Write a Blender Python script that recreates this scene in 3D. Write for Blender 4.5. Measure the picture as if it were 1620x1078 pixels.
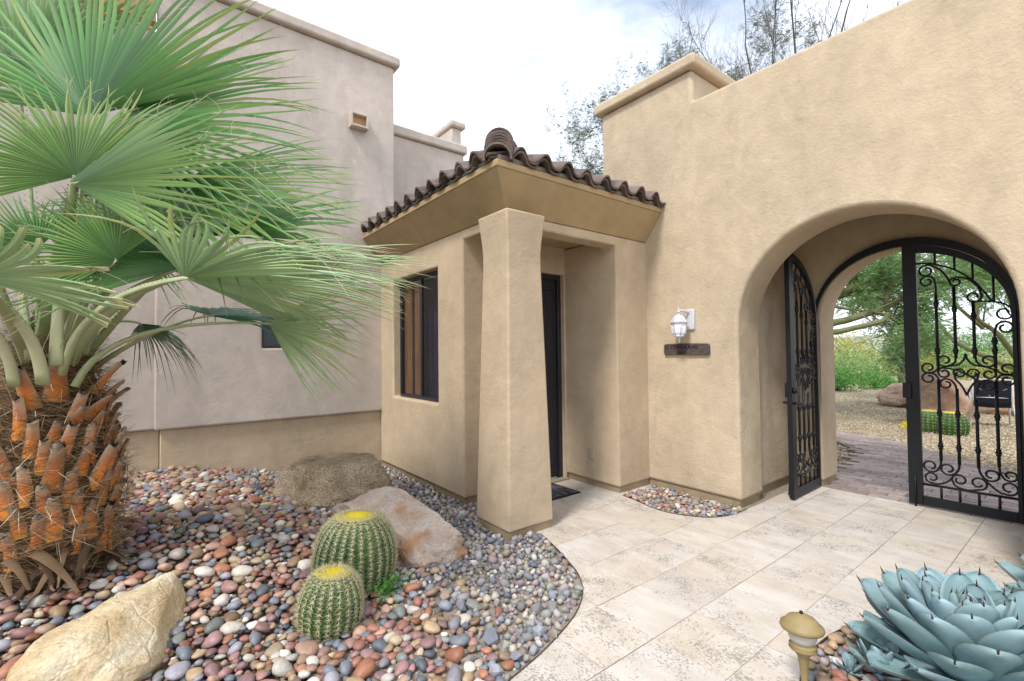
import bpy, bmesh, math, random
import numpy as np
from mathutils import Vector, Matrix

for o in list(bpy.data.objects):
    bpy.data.objects.remove(o)
scene = bpy.context.scene
COL = scene.collection
R = math.radians
random.seed(7)
RNG = np.random.default_rng(7)

# ------------------------------------------------------------------ camera
F_PX, YAW, PITCH, ROLL, CAM_H = 736.507, R(37.71243), R(1.36281), R(-0.60761), 1.55
FW = np.array([math.sin(YAW) * math.cos(PITCH), math.cos(YAW) * math.cos(PITCH), math.sin(PITCH)])
_r = np.array([math.cos(YAW), -math.sin(YAW), 0.0])
_u = np.cross(_r, FW)
RT = math.cos(ROLL) * _r + math.sin(ROLL) * _u
UP = -math.sin(ROLL) * _r + math.cos(ROLL) * _u
EYE = np.array([0.0, 0.0, CAM_H])


def ray(x, y):
    return FW + RT * (x - 810) / F_PX - UP * (y - 539) / F_PX


def D(x, y, depth):
    """point in the place seen at photo pixel x,y at a given distance"""
    return Vector(EYE + ray(x, y) * depth)


def G(x, y, z=0.0):
    d = ray(x, y)
    return Vector(EYE + d * ((z - CAM_H) / d[2]))


def PX(p):
    d = np.array(p) - EYE
    z = d @ FW
    return 810 + F_PX * (d @ RT) / z, 539 - F_PX * (d @ UP) / z, z


cd = bpy.data.cameras.new('camera')
cam = bpy.data.objects.new('camera', cd)
COL.objects.link(cam)
cam.matrix_world = Matrix(((RT[0], UP[0], -FW[0], EYE[0]), (RT[1], UP[1], -FW[1], EYE[1]),
                           (RT[2], UP[2], -FW[2], EYE[2]), (0, 0, 0, 1)))
cd.sensor_width = 36
cd.sensor_fit = 'HORIZONTAL'
cd.lens = F_PX / 1620 * 36
cd.clip_start = 0.05
cd.clip_end = 3000
scene.camera = cam

# ------------------------------------------------------------------ light
SUN_DIR = Vector((-0.72, -0.22, 1.0)).normalized()      # towards the sun
sl = bpy.data.lights.new('sun', 'SUN')
sl.energy = 1.5
sl.angle = R(11)
sl.color = (1.0, 0.95, 0.88)
so = bpy.data.objects.new('sun', sl)
COL.objects.link(so)
so.rotation_euler = SUN_DIR.to_track_quat('Z', 'Y').to_euler()
so.location = (0, 0, 20)

world = bpy.data.worlds.new('World')
scene.world = world
world.use_nodes = True
wn = world.node_tree
wn.nodes.clear()
w_out = wn.nodes.new('ShaderNodeOutputWorld')
w_bg = wn.nodes.new('ShaderNodeBackground')
w_bg.inputs['Strength'].default_value = 0.088
w_sky = wn.nodes.new('ShaderNodeTexSky')
w_sky.sky_type = 'NISHITA'
w_sky.sun_disc = False
w_sky.sun_elevation = math.asin(SUN_DIR.z)
w_sky.sun_rotation = math.atan2(SUN_DIR.x, SUN_DIR.y)
w_tc = wn.nodes.new('ShaderNodeTexCoord')
w_map = wn.nodes.new('ShaderNodeMapping')
w_map.inputs['Scale'].default_value = (1, 1, 1.9)
w_map.inputs['Location'].default_value = (2.1, 0.4, 0.7)
w_map.inputs['Rotation'].default_value = (0, 0, 0.31)
w_no = wn.nodes.new('ShaderNodeTexNoise')
w_no.inputs['Scale'].default_value = 1.7
w_no.inputs['Detail'].default_value = 9
w_no.inputs['Roughness'].default_value = 0.56
w_rp = wn.nodes.new('ShaderNodeValToRGB')
w_rp.color_ramp.elements[0].position = 0.32
w_rp.color_ramp.elements[1].position = 0.51
w_rp.color_ramp.elements[0].color = (0.2, 0.2, 0.2, 1)
w_mix = wn.nodes.new('ShaderNodeMixRGB')
w_mix.inputs['Color2'].default_value = (7.8, 8.3, 9.2, 1)
wn.links.new(w_tc.outputs['Generated'], w_map.inputs['Vector'])
wn.links.new(w_map.outputs['Vector'], w_no.inputs['Vector'])
wn.links.new(w_no.outputs['Fac'], w_rp.inputs['Fac'])
wn.links.new(w_rp.outputs['Color'], w_mix.inputs['Fac'])
wn.links.new(w_sky.outputs['Color'], w_mix.inputs['Color1'])
wn.links.new(w_mix.outputs['Color'], w_bg.inputs['Color'])
wn.links.new(w_bg.outputs['Background'], w_out.inputs['Surface'])

vs = scene.view_settings
vs.view_transform = 'Standard'
vs.look = 'None'
vs.gamma = 1
vs.exposure = 1.22
vs.use_curve_mapping = False


# ------------------------------------------------------------------ materials
def new_mat(name, rough=0.7, spec=0.3):
    m = bpy.data.materials.new(name)
    m.use_nodes = True
    nt = m.node_tree
    b = nt.nodes['Principled BSDF']
    b.inputs['Roughness'].default_value = rough
    b.inputs['Specular IOR Level'].default_value = spec
    return m, nt, b


def nd(nt, kind, ins=None, **attrs):
    n = nt.nodes.new('ShaderNode' + kind)
    for k, v in attrs.items():
        setattr(n, k, v)
    for k, v in (ins or {}).items():
        if isinstance(v, bpy.types.NodeSocket):
            nt.links.new(v, n.inputs[k])
        else:
            n.inputs[k].default_value = v
    return n


def c4(c):
    return (c[0], c[1], c[2], 1)


def ramp(nt, fac, stops, interp='LINEAR'):
    n = nd(nt, 'ValToRGB', {'Fac': fac})
    e = n.color_ramp.elements
    n.color_ramp.interpolation = interp
    while len(e) < len(stops):
        e.new(0.5)
    for k, (p, c) in enumerate(stops):
        e[k].position = p
        e[k].color = c4(c) if not isinstance(c, (int, float)) else (c, c, c, 1)
    return n.outputs['Color']


def coords(nt, kind='pos', stretch=(1, 1, 1), rnd=0.0):
    if kind == 'pos':
        v = nd(nt, 'NewGeometry').outputs['Position']
    else:
        v = nd(nt, 'TexCoord').outputs['Object']
    if rnd:
        oi = nd(nt, 'ObjectInfo')
        off = nd(nt, 'VectorMath', {0: (rnd, rnd * 1.7, rnd * 0.6), 'Scale': oi.outputs['Random']}, operation='SCALE')
        v = nd(nt, 'VectorMath', {0: v, 1: off.outputs[0]}, operation='ADD').outputs[0]
    return nd(nt, 'Mapping', {'Vector': v, 'Scale': stretch}).outputs[0]


def noise(nt, vec, scale, detail=4, rough=0.55, out='Fac', dist=0.0):
    return nd(nt, 'TexNoise', {'Vector': vec, 'Scale': scale, 'Detail': detail, 'Roughness': rough, 'Distortion': dist}).outputs[out]


def mixc(nt, fac, a, b, mode='MIX'):
    n = nd(nt, 'MixRGB', blend_type=mode)
    for k, v in (('Fac', fac), ('Color1', a), ('Color2', b)):
        if isinstance(v, bpy.types.NodeSocket):
            nt.links.new(v, n.inputs[k])
        else:
            n.inputs[k].default_value = v if k == 'Fac' else c4(v)
    return n.outputs[0]


def math_n(nt, op, a, b=0.0, clamp=False):
    n = nd(nt, 'Math', {0: a, 1: b}, operation=op)
    n.use_clamp = clamp
    return n.outputs[0]


def bump(nt, b, h, strength=0.5, dist=0.01):
    n = nd(nt, 'Bump', {'Height': h, 'Strength': strength, 'Distance': dist})
    nt.links.new(n.outputs[0], b.inputs['Normal'])
    return n


def mottle(name, c1, c2, scale=4, rough=0.8, spec=0.25, bscale=40, bstr=0.3, bdist=0.01, kind='obj', stretch=(1, 1, 1),
           rnd=0.0, c3=None, valrnd=0.0, metal=0.0):
    m, nt, b = new_mat(name, rough, spec)
    b.inputs['Metallic'].default_value = metal
    v = coords(nt, kind, stretch, rnd)
    n1 = noise(nt, v, scale, 6)
    stops = [(0.3, c1), (0.7, c2)] if c3 is None else [(0.28, c1), (0.5, c2), (0.72, c3)]
    col = ramp(nt, n1, stops)
    if valrnd:
        oi = nd(nt, 'ObjectInfo')
        hs = nd(nt, 'HueSaturation', {'Color': col, 'Value': nd(nt, 'MapRange', {'Value': oi.outputs['Random'], 'To Min': 1 - valrnd, 'To Max': 1 + valrnd}).outputs[0]})
        col = hs.outputs[0]
    nt.links.new(col, b.inputs['Base Color'])
    if bstr:
        bump(nt, b, noise(nt, v, bscale, 5), bstr, bdist)
    return m


MAT = {}


def stucco(name, c, rough_scale=1.0, grime=0.35):
    m, nt, b = new_mat(name, 0.92, 0.15)
    v = coords(nt, 'pos')
    big = noise(nt, v, 0.9, 5, 0.6)
    col = ramp(nt, big, [(0.3, tuple(x * 0.86 for x in c)), (0.55, c), (0.75, tuple(min(1, x * 1.1) for x in c))])
    mid = noise(nt, v, 7, 6, 0.65)
    col = mixc(nt, 0.55, col, ramp(nt, mid, [(0.3, (0.80, 0.79, 0.77)), (0.65, (1.04, 1.03, 1.02))]), 'MULTIPLY')
    vs_ = coords(nt, 'pos', (1.3, 1.3, 0.45))
    st = noise(nt, vs_, 2.0, 7, 0.66, dist=0.8)
    col = mixc(nt, grime, col, ramp(nt, st, [(0.38, (0.78, 0.77, 0.75)), (0.6, (1, 1, 1))]), 'MULTIPLY')
    nt.links.new(col, b.inputs['Base Color'])
    f1 = noise(nt, v, 38, 5, 0.6)
    f2 = noise(nt, v, 130, 3, 0.6)
    f0 = noise(nt, v, 5.0, 4, 0.55, dist=0.6)
    h = math_n(nt, 'ADD', math_n(nt, 'MULTIPLY', f1, 0.7), math_n(nt, 'ADD', math_n(nt, 'MULTIPLY', f2, 0.35), math_n(nt, 'MULTIPLY', f0, 1.6)))
    bump(nt, b, h, 0.55 * rough_scale, 0.012)
    return m


MAT['stucco'] = stucco('stucco_tan', (0.53, 0.425, 0.30), 0.8, 0.3)
MAT['stucco_arch'] = stucco('stucco_coarse_tan', (0.555, 0.455, 0.33), 1.15, 0.5)
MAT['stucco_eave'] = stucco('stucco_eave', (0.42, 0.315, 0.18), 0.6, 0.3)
MAT['stucco_house'] = stucco('stucco_house', (0.57, 0.50, 0.45), 0.55, 0.45)  # tan shifted pinker and greyer: bluish skylight put into the colour
MAT['plinth'] = mottle('plinth_tan', (0.25, 0.19, 0.115), (0.35, 0.27, 0.17), 5, 0.9, kind='pos', bstr=0.4)
MAT['iron'] = mottle('black_iron', (0.005, 0.0055, 0.008), (0.009, 0.010, 0.014), 12, 0.5, 0.35, bscale=120, bstr=0.12, bdist=0.002)
MAT['edging'] = mottle('edging_metal', (0.05, 0.04, 0.035), (0.09, 0.07, 0.06), 9, 0.6, bstr=0.2)
MAT['dark_frame'] = mottle('dark_frame', (0.012, 0.013, 0.018), (0.02, 0.021, 0.028), 10, 0.4, 0.5, bstr=0.05)
MAT['white_paint'] = mottle('white_paint', (0.47, 0.48, 0.51), (0.60, 0.61, 0.63), 14, 0.45, 0.45, bscale=60, bstr=0.1)
MAT['grey_metal'] = mottle('grey_metal', (0.34, 0.33, 0.30), (0.46, 0.44, 0.40), 8, 0.6, bstr=0.1)
MAT['bronze'] = mottle('bronze_paint', (0.20, 0.15, 0.065), (0.29, 0.22, 0.10), 10, 0.55, 0.4, bstr=0.15)
MAT['lamp_glass'] = mottle('frosted_glass', (0.40, 0.38, 0.33), (0.52, 0.50, 0.45), 6, 0.3, 0.5, bstr=0.05)
MAT['lantern_glass'] = mottle('lantern_glass', (0.74, 0.75, 0.80), (0.84, 0.85, 0.88), 5, 0.25, 0.5, bstr=0.05)
MAT['door'] = mottle('dark_door', (0.010, 0.010, 0.013), (0.018, 0.017, 0.021), 4, 0.5, 0.4, stretch=(12, 12, 1), bstr=0.2)
MAT['curtain'] = mottle('wooden_shutter', (0.17, 0.07, 0.025), (0.27, 0.13, 0.05), 3, 0.7, stretch=(6, 6, 1), bstr=0.1)
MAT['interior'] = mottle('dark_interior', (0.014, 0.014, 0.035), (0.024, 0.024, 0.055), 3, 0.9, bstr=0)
MAT['sign_wood'] = mottle('weathered_wood', (0.035, 0.025, 0.025), (0.11, 0.085, 0.08), 5, 0.85, stretch=(1, 3, 22), bscale=14, bstr=0.6, c3=(0.055, 0.035, 0.035))
MAT['sign_ink'] = mottle('sign_lettering', (0.008, 0.007, 0.008), (0.013, 0.012, 0.012), 9, 0.8, bstr=0)
MAT['beam_wood'] = mottle('beam_wood', (0.42, 0.25, 0.10), (0.58, 0.37, 0.17), 3, 0.7, stretch=(1, 10, 10), bstr=0.2)
MAT['mat'] = mottle('doormat_weave', (0.006, 0.006, 0.012), (0.16, 0.15, 0.17), 19, 0.95, spec=0.1, bscale=90, bstr=0.7, kind='pos')
MAT['mat_edge'] = mottle('doormat_rubber', (0.010, 0.010, 0.014), (0.018, 0.018, 0.022), 9, 0.9, bstr=0.2)
MAT['outlet'] = mottle('outlet_cover', (0.40, 0.32, 0.22), (0.46, 0.36, 0.25), 9, 0.6, bstr=0)
MAT['soil'] = mottle('bed_soil', (0.07, 0.05, 0.035), (0.16, 0.115, 0.08), 6, 0.95, kind='pos', bscale=30, bstr=0.8, bdist=0.02)
MAT['grout'] = mottle('grout', (0.20, 0.17, 0.14), (0.30, 0.26, 0.21), 20, 0.95, kind='pos', bstr=0.3)
MAT['roof_tile'] = mottle('clay_roof_tile', (0.055, 0.042, 0.040), (0.15, 0.115, 0.10), 5, 0.85, bscale=45, bstr=0.5, rnd=9, c3=(0.20, 0.165, 0.15), valrnd=0.22)
MAT['mortar'] = mottle('tile_mortar', (0.22, 0.19, 0.165), (0.36, 0.32, 0.28), 12, 0.95, bstr=0.5)
MAT['glass_pane'] = None


def glass(name, tint, rough=0.03, refl=0.12):
    m, nt, b = new_mat(name, rough, 0.5)
    out = nt.nodes['Material Output']
    gl = nd(nt, 'BsdfGlossy', {'Roughness': rough})
    tr = nd(nt, 'BsdfTransparent', {'Color': c4(tint)})
    fr = nd(nt, 'Fresnel', {'IOR': 1.5})
    ge = nd(nt, 'NewGeometry')          # mirror only on the outer face of the pane, the inner face just lets light through
    fac = math_n(nt, 'MULTIPLY', fr.outputs[0], math_n(nt, 'SUBTRACT', 1.0, ge.outputs['Backfacing']))
    mx = nd(nt, 'MixShader', {'Fac': fac})
    nt.links.new(tr.outputs[0], mx.inputs[1])
    nt.links.new(gl.outputs[0], mx.inputs[2])
    nt.links.new(mx.outputs[0], out.inputs['Surface'])
    return m


MAT['glass_pane'] = glass('window_glass', (0.88, 0.90, 0.94))


def travertine():
    m, nt, b = new_mat('travertine', 0.55, 0.35)
    v = coords(nt, 'obj', (1, 1, 1), 40)
    oi = nd(nt, 'ObjectInfo')
    vs_ = nd(nt, 'Mapping', {'Vector': v, 'Scale': (7, 2.0, 5)}).outputs[0]
    st = noise(nt, vs_, 1.6, 7, 0.62, dist=0.4)
    col = ramp(nt, st, [(0.28, (0.49, 0.44, 0.38)), (0.45, (0.53, 0.485, 0.43)), (0.6, (0.565, 0.53, 0.485)), (0.78, (0.61, 0.59, 0.56))])
    cl = noise(nt, v, 3.2, 4)
    col = mixc(nt, 0.6, col, ramp(nt, cl, [(0.32, (0.86, 0.81, 0.75)), (0.6, (1.03, 1.03, 1.03))]), 'MULTIPLY')
    tint = ramp(nt, oi.outputs['Random'], [(0, (0.99, 0.96, 0.92)), (0.35, (1.0, 1.0, 1.0)), (0.65, (0.97, 0.97, 0.99)), (1, (1.0, 0.97, 0.93))])
    col = mixc(nt, 1.0, col, tint, 'MULTIPLY')
    vp = nd(nt, 'Mapping', {'Vector': v, 'Scale': (1.7, 1.0, 1.6)}).outputs[0]
    pit = noise(nt, vp, 62, 3, 0.6)
    area = noise(nt, v, 5.5, 4, 0.6)
    frac = math_n(nt, 'FRACT', math_n(nt, 'MULTIPLY', oi.outputs['Random'], 7.31))
    thr = math_n(nt, 'ADD', math_n(nt, 'MULTIPLY', area, 0.62), math_n(nt, 'MULTIPLY', frac, 0.13))
    amount = math_n(nt, 'SUBTRACT', math_n(nt, 'ADD', pit, thr), 0.970)
    pm = math_n(nt, 'MULTIPLY', amount, 14, True)
    col = mixc(nt, math_n(nt, 'MULTIPLY', pm, 0.62), col, (0.17, 0.15, 0.13))
    nt.links.new(col, b.inputs['Base Color'])
    fine = noise(nt, v, 90, 3)
    h = math_n(nt, 'SUBTRACT', math_n(nt, 'MULTIPLY', fine, 0.25), pm)
    bump(nt, b, h, 0.5, 0.004)
    rr = nd(nt, 'MapRange', {'Value': cl, 'To Min': 0.42, 'To Max': 0.7})
    nt.links.new(rr.outputs[0], b.inputs['Roughness'])
    return m


MAT['travertine'] = travertine()


def pebble_mat(name, pal, rough=0.5):
    m, nt, b = new_mat(name, rough, 0.4)
    oi = nd(nt, 'ObjectInfo')
    ge = nd(nt, 'NewGeometry')
    r = math_n(nt, 'FRACT', math_n(nt, 'ADD', oi.outputs['Random'], ge.outputs['Random Per Island']))
    col = ramp(nt, r, [(k / len(pal), c) for k, c in enumerate(pal)], 'CONSTANT')
    r2 = math_n(nt, 'FRACT', math_n(nt, 'MULTIPLY', r, 37.7))
    col = nd(nt, 'HueSaturation', {'Color': col, 'Value': nd(nt, 'MapRange', {'Value': r2, 'To Min': 0.7, 'To Max': 1.3}).outputs[0]}).outputs[0]
    v = coords(nt, 'pos')
    n = noise(nt, v, 55, 5, 0.6)
    col = mixc(nt, 0.7, col, ramp(nt, n, [(0.3, (0.72, 0.72, 0.72)), (0.7, (1.15, 1.13, 1.1))]), 'MULTIPLY')
    sp = noise(nt, v, 260, 2)
    col = mixc(nt, 0.35, col, ramp(nt, sp, [(0.36, (0.55, 0.52, 0.5)), (0.5, (1, 1, 1))]), 'MULTIPLY')
    nt.links.new(col, b.inputs['Base Color'])
    bump(nt, b, n, 0.25, 0.006)
    return m


MAT['pebble'] = pebble_mat('river_pebble', [(0.27, 0.165, 0.17), (0.30, 0.135, 0.10), (0.43, 0.27, 0.205), (0.40, 0.32, 0.21), (0.22, 0.235, 0.28),
                                            (0.13, 0.15, 0.18), (0.50, 0.47, 0.43), (0.25, 0.165, 0.10), (0.34, 0.15, 0.09), (0.36, 0.21, 0.19),
                                            (0.30, 0.21, 0.15), (0.28, 0.27, 0.31), (0.42, 0.30, 0.19), (0.60, 0.55, 0.48), (0.31, 0.17, 0.165), (0.20, 0.22, 0.21)])
MAT['crushed'] = pebble_mat('crushed_rock', [(0.33, 0.32, 0.33), (0.24, 0.25, 0.29), (0.40, 0.35, 0.29), (0.27, 0.25, 0.25), (0.44, 0.41, 0.37),
                                             (0.20, 0.22, 0.26), (0.35, 0.27, 0.21), (0.32, 0.25, 0.28), (0.48, 0.46, 0.45), (0.25, 0.26, 0.24)], 0.75)
MAT['tan_gravel'] = pebble_mat('tan_gravel', [(0.44, 0.36, 0.24), (0.50, 0.43, 0.31), (0.36, 0.28, 0.18), (0.56, 0.49, 0.38), (0.40, 0.34, 0.25), (0.30, 0.24, 0.17)], 0.85)
MAT['paver'] = mottle('clay_paver', (0.22, 0.175, 0.165), (0.33, 0.265, 0.24), 12, 0.85, rnd=9, valrnd=0.25, bscale=60, bstr=0.4)


def ground_mat():
    m, nt, b = new_mat('desert_ground', 0.95, 0.15)
    v = coords(nt, 'pos')
    vo = nd(nt, 'TexVoronoi', {'Vector': v, 'Scale': 34})
    col = ramp(nt, nd(nt, 'SeparateColor', {0: vo.outputs['Color']}).outputs[0],
               [(0.0, (0.30, 0.24, 0.165)), (0.35, (0.42, 0.35, 0.25)), (0.65, (0.50, 0.43, 0.32)), (1, (0.58, 0.52, 0.41))])
    col = mixc(nt, 0.8, col, ramp(nt, vo.outputs['Distance'], [(0.2, (1, 1, 1)), (0.8, (0.45, 0.42, 0.38))]), 'MULTIPLY')
    big = noise(nt, v, 0.5, 5)
    col = mixc(nt, 0.5, col, ramp(nt, big, [(0.3, (0.8, 0.78, 0.74)), (0.7, (1.08, 1.06, 1.0))]), 'MULTIPLY')
    nt.links.new(col, b.inputs['Base Color'])
    bump(nt, b, math_n(nt, 'SUBTRACT', 1.0, vo.outputs['Distance']), 0.8, 0.02)
    return m


MAT['ground'] = ground_mat()


def rock_mat(name, a, b_, c, scale=3.0, speck=0.5, stain=None):
    m, nt, b = new_mat(name, 0.9, 0.2)
    v = coords(nt, 'obj')
    n1 = noise(nt, v, scale, 8, 0.62, dist=0.5)
    col = ramp(nt, n1, [(0.3, a), (0.5, b_), (0.68, c)])
    n2 = noise(nt, v, 70, 4, 0.7)
    col = mixc(nt, speck, col, ramp(nt, n2, [(0.36, (0.35, 0.32, 0.3)), (0.52, (1, 1, 1)), (0.7, (1.35, 1.3, 1.22))]), 'MULTIPLY')
    if stain:
        n3 = noise(nt, nd(nt, 'Mapping', {'Vector': v, 'Location': (7, 3, 1)}).outputs[0], scale * 0.8, 5)
        col = mixc(nt, ramp(nt, n3, [(0.52, 0.0), (0.62, 0.85)]), col, stain)
    nt.links.new(col, b.inputs['Base Color'])
    vo = nd(nt, 'TexVoronoi', {'Vector': v, 'Scale': 5.5}, feature='DISTANCE_TO_EDGE')
    cr = ramp(nt, vo.outputs['Distance'], [(0.0, 0.0), (0.04, 1.0)])
    h = math_n(nt, 'ADD', math_n(nt, 'MULTIPLY', noise(nt, v, 22, 7, 0.65), 1.0), math_n(nt, 'MULTIPLY', nd(nt, 'RGBToBW', {0: cr}).outputs[0], 0.15))
    bump(nt, b, h, 0.8, 0.03)
    return m


MAT['rock_pale'] = rock_mat('pale_sandstone', (0.48, 0.33, 0.17), (0.64, 0.52, 0.34), (0.74, 0.66, 0.52), 3.2, 0.35)
MAT['rock_speck'] = rock_mat('speckled_granite', (0.19, 0.14, 0.085), (0.34, 0.27, 0.18), (0.44, 0.37, 0.27), 4, 0.95)
MAT['rock_pink'] = rock_mat('pink_rock', (0.43, 0.31, 0.23), (0.55, 0.45, 0.38), (0.62, 0.54, 0.48), 3.5, 0.4, (0.42, 0.23, 0.11))
MAT['rock_red'] = rock_mat('red_rock', (0.22, 0.12, 0.08), (0.38, 0.26, 0.19), (0.46, 0.39, 0.32), 2.0, 0.5)


def leaf_mat(name, c1, c2, trans=0.35, rough=0.5, scale=2.0, valrnd=0.15, spec=0.35, tip=None):
    m, nt, b = new_mat(name, rough, spec)
    out = nt.nodes['Material Output']
    ge = nd(nt, 'NewGeometry')
    oi = nd(nt, 'ObjectInfo')
    v = coords(nt, 'pos')
    n = noise(nt, v, scale, 4)
    r = math_n(nt, 'FRACT', math_n(nt, 'ADD', oi.outputs['Random'], ge.outputs['Random Per Island']))
    f = math_n(nt, 'ADD', math_n(nt, 'MULTIPLY', n, 0.6), math_n(nt, 'MULTIPLY', r, 0.4))
    col = ramp(nt, f, [(0.3, c1), (0.7, c2)])
    col = nd(nt, 'HueSaturation', {'Color': col, 'Value': nd(nt, 'MapRange', {'Value': r, 'To Min': 1 - valrnd, 'To Max': 1 + valrnd}).outputs[0]}).outputs[0]
    nt.links.new(col, b.inputs['Base Color'])
    tr = nd(nt, 'BsdfTranslucent', {'Color': col})
    mx = nd(nt, 'MixShader', {'Fac': trans})
    nt.links.new(b.outputs[0], mx.inputs[1])
    nt.links.new(tr.outputs[0], mx.inputs[2])
    nt.links.new(mx.outputs[0], out.inputs['Surface'])
    return m


def palm_mat(name, c_in, c_out, c_tip):
    """colour runs along the length of a leaflet (stored per vertex), with pleat shading and a shaded inner end painted in"""
    m, nt, b = new_mat(name, 0.33, 0.75)
    out = nt.nodes['Material Output']
    at = nd(nt, 'Attribute', attribute_name='along')
    sep = nd(nt, 'SeparateColor', {0: at.outputs['Color']})
    oi = nd(nt, 'ObjectInfo')
    col = ramp(nt, sep.outputs[0], [(0.0, c_in), (0.55, c_out), (0.86, c_out), (1.0, c_tip)])  # dark inner stop paints the shade inside the crown
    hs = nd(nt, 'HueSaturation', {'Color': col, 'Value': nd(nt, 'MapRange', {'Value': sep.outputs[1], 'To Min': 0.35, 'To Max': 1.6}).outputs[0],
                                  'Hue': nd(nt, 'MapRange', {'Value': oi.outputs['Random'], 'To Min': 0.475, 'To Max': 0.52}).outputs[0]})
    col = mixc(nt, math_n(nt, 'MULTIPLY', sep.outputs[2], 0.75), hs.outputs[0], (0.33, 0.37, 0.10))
    nt.links.new(col, b.inputs['Base Color'])
    tr = nd(nt, 'BsdfTranslucent', {'Color': col})
    mx = nd(nt, 'MixShader', {'Fac': 0.22})
    nt.links.new(b.outputs[0], mx.inputs[1])
    nt.links.new(tr.outputs[0], mx.inputs[2])
    nt.links.new(mx.outputs[0], out.inputs['Surface'])
    return m


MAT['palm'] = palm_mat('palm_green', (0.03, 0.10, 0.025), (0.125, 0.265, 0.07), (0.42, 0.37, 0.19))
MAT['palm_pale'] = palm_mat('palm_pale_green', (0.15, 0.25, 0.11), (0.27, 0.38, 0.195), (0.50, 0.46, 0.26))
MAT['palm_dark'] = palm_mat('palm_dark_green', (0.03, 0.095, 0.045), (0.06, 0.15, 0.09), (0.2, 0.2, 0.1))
MAT['thread'] = mottle('palm_thread', (0.52, 0.46, 0.34), (0.66, 0.60, 0.48), 9, 0.7, bstr=0)
MAT['stalk'] = mottle('palm_stalk', (0.19, 0.26, 0.11), (0.31, 0.35, 0.19), 3, 0.45, 0.4, c3=(0.38, 0.35, 0.22), bstr=0.1, kind='pos')


def boot_mat():
    m, nt, b = new_mat('palm_boot', 0.55, 0.35)
    at = nd(nt, 'Attribute', attribute_name='along')
    sep = nd(nt, 'SeparateColor', {0: at.outputs['Color']})
    v = coords(nt, 'pos', (1, 1, 0.22))
    n = noise(nt, v, 60, 5, 0.6)
    f = math_n(nt, 'ADD', sep.outputs[0], math_n(nt, 'MULTIPLY', math_n(nt, 'SUBTRACT', n, 0.5), 0.5))
    col = ramp(nt, f, [(0.0, (0.72, 0.27, 0.04)), (0.35, (0.66, 0.20, 0.035)), (0.62, (0.42, 0.16, 0.07)), (0.85, (0.36, 0.24, 0.16)), (0.97, (0.16, 0.13, 0.11))])
    col = mixc(nt, math_n(nt, 'MULTIPLY', sep.outputs[1], 0.8), col, (0.42, 0.33, 0.23))
    oi = nd(nt, 'ObjectInfo')
    col = nd(nt, 'HueSaturation', {'Color': col, 'Value': nd(nt, 'MapRange', {'Value': oi.outputs['Random'], 'To Min': 0.75, 'To Max': 1.4}).outputs[0]}).outputs[0]
    nt.links.new(col, b.inputs['Base Color'])
    bump(nt, b, n, 0.5, 0.006)
    return m


MAT['boot'] = boot_mat()
MAT['palm_trunk'] = mottle('palm_trunk', (0.035, 0.02, 0.010), (0.11, 0.065, 0.032), 9, 0.95, kind='pos', stretch=(1, 1, 3), bscale=50, bstr=1.0, bdist=0.03, c3=(0.17, 0.10, 0.05))
MAT['fibre'] = leaf_mat('palm_fibre', (0.15, 0.09, 0.045), (0.38, 0.27, 0.155), 0.1, 0.8, 3, 0.4, 0.15)
MAT['husk'] = leaf_mat('palm_husk', (0.07, 0.045, 0.028), (0.20, 0.13, 0.08), 0.1, 0.8, 4, 0.3, 0.15)
MAT['red_bud'] = mottle('red_bud', (0.30, 0.02, 0.015), (0.45, 0.07, 0.06), 9, 0.5, bstr=0.2)
MAT['cactus'] = mottle('cactus_green', (0.018, 0.055, 0.013), (0.045, 0.12, 0.025), 10, 0.6, bscale=60, bstr=0.2, kind='pos')
MAT['spine'] = leaf_mat('cactus_spine', (0.52, 0.47, 0.26), (0.70, 0.66, 0.44), 0.15, 0.5, 6, 0.2)
MAT['spine_yellow'] = leaf_mat('cactus_crown', (0.70, 0.55, 0.02), (0.85, 0.72, 0.05), 0.2, 0.5, 10, 0.15)


def agave_mat():
    m, nt, b = new_mat('agave_leaf', 0.5, 0.35)
    v = coords(nt, 'obj', (1, 1, 1), 5)
    n = noise(nt, v, 5, 5)
    col = ramp(nt, n, [(0.3, (0.17, 0.27, 0.265)), (0.5, (0.23, 0.345, 0.365)), (0.7, (0.30, 0.42, 0.48))])
    oi = nd(nt, 'ObjectInfo')
    col = nd(nt, 'HueSaturation', {'Color': col, 'Value': nd(nt, 'MapRange', {'Value': oi.outputs['Random'], 'To Min': 0.85, 'To Max': 1.12}).outputs[0],
                                   'Hue': nd(nt, 'MapRange', {'Value': oi.outputs['Random'], 'To Min': 0.485, 'To Max': 0.515}).outputs[0]}).outputs[0]
    at = nd(nt, 'Attribute', attribute_name='along')
    sep = nd(nt, 'SeparateColor', {0: at.outputs['Color']})
    col = mixc(nt, ramp(nt, sep.outputs[1], [(0.93, 0.0), (1.0, 0.45)]), col, (0.14, 0.12, 0.10))
    nt.links.new(col, b.inputs['Base Color'])
    bump(nt, b, noise(nt, v, 45, 4), 0.12, 0.004)
    return m


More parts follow.
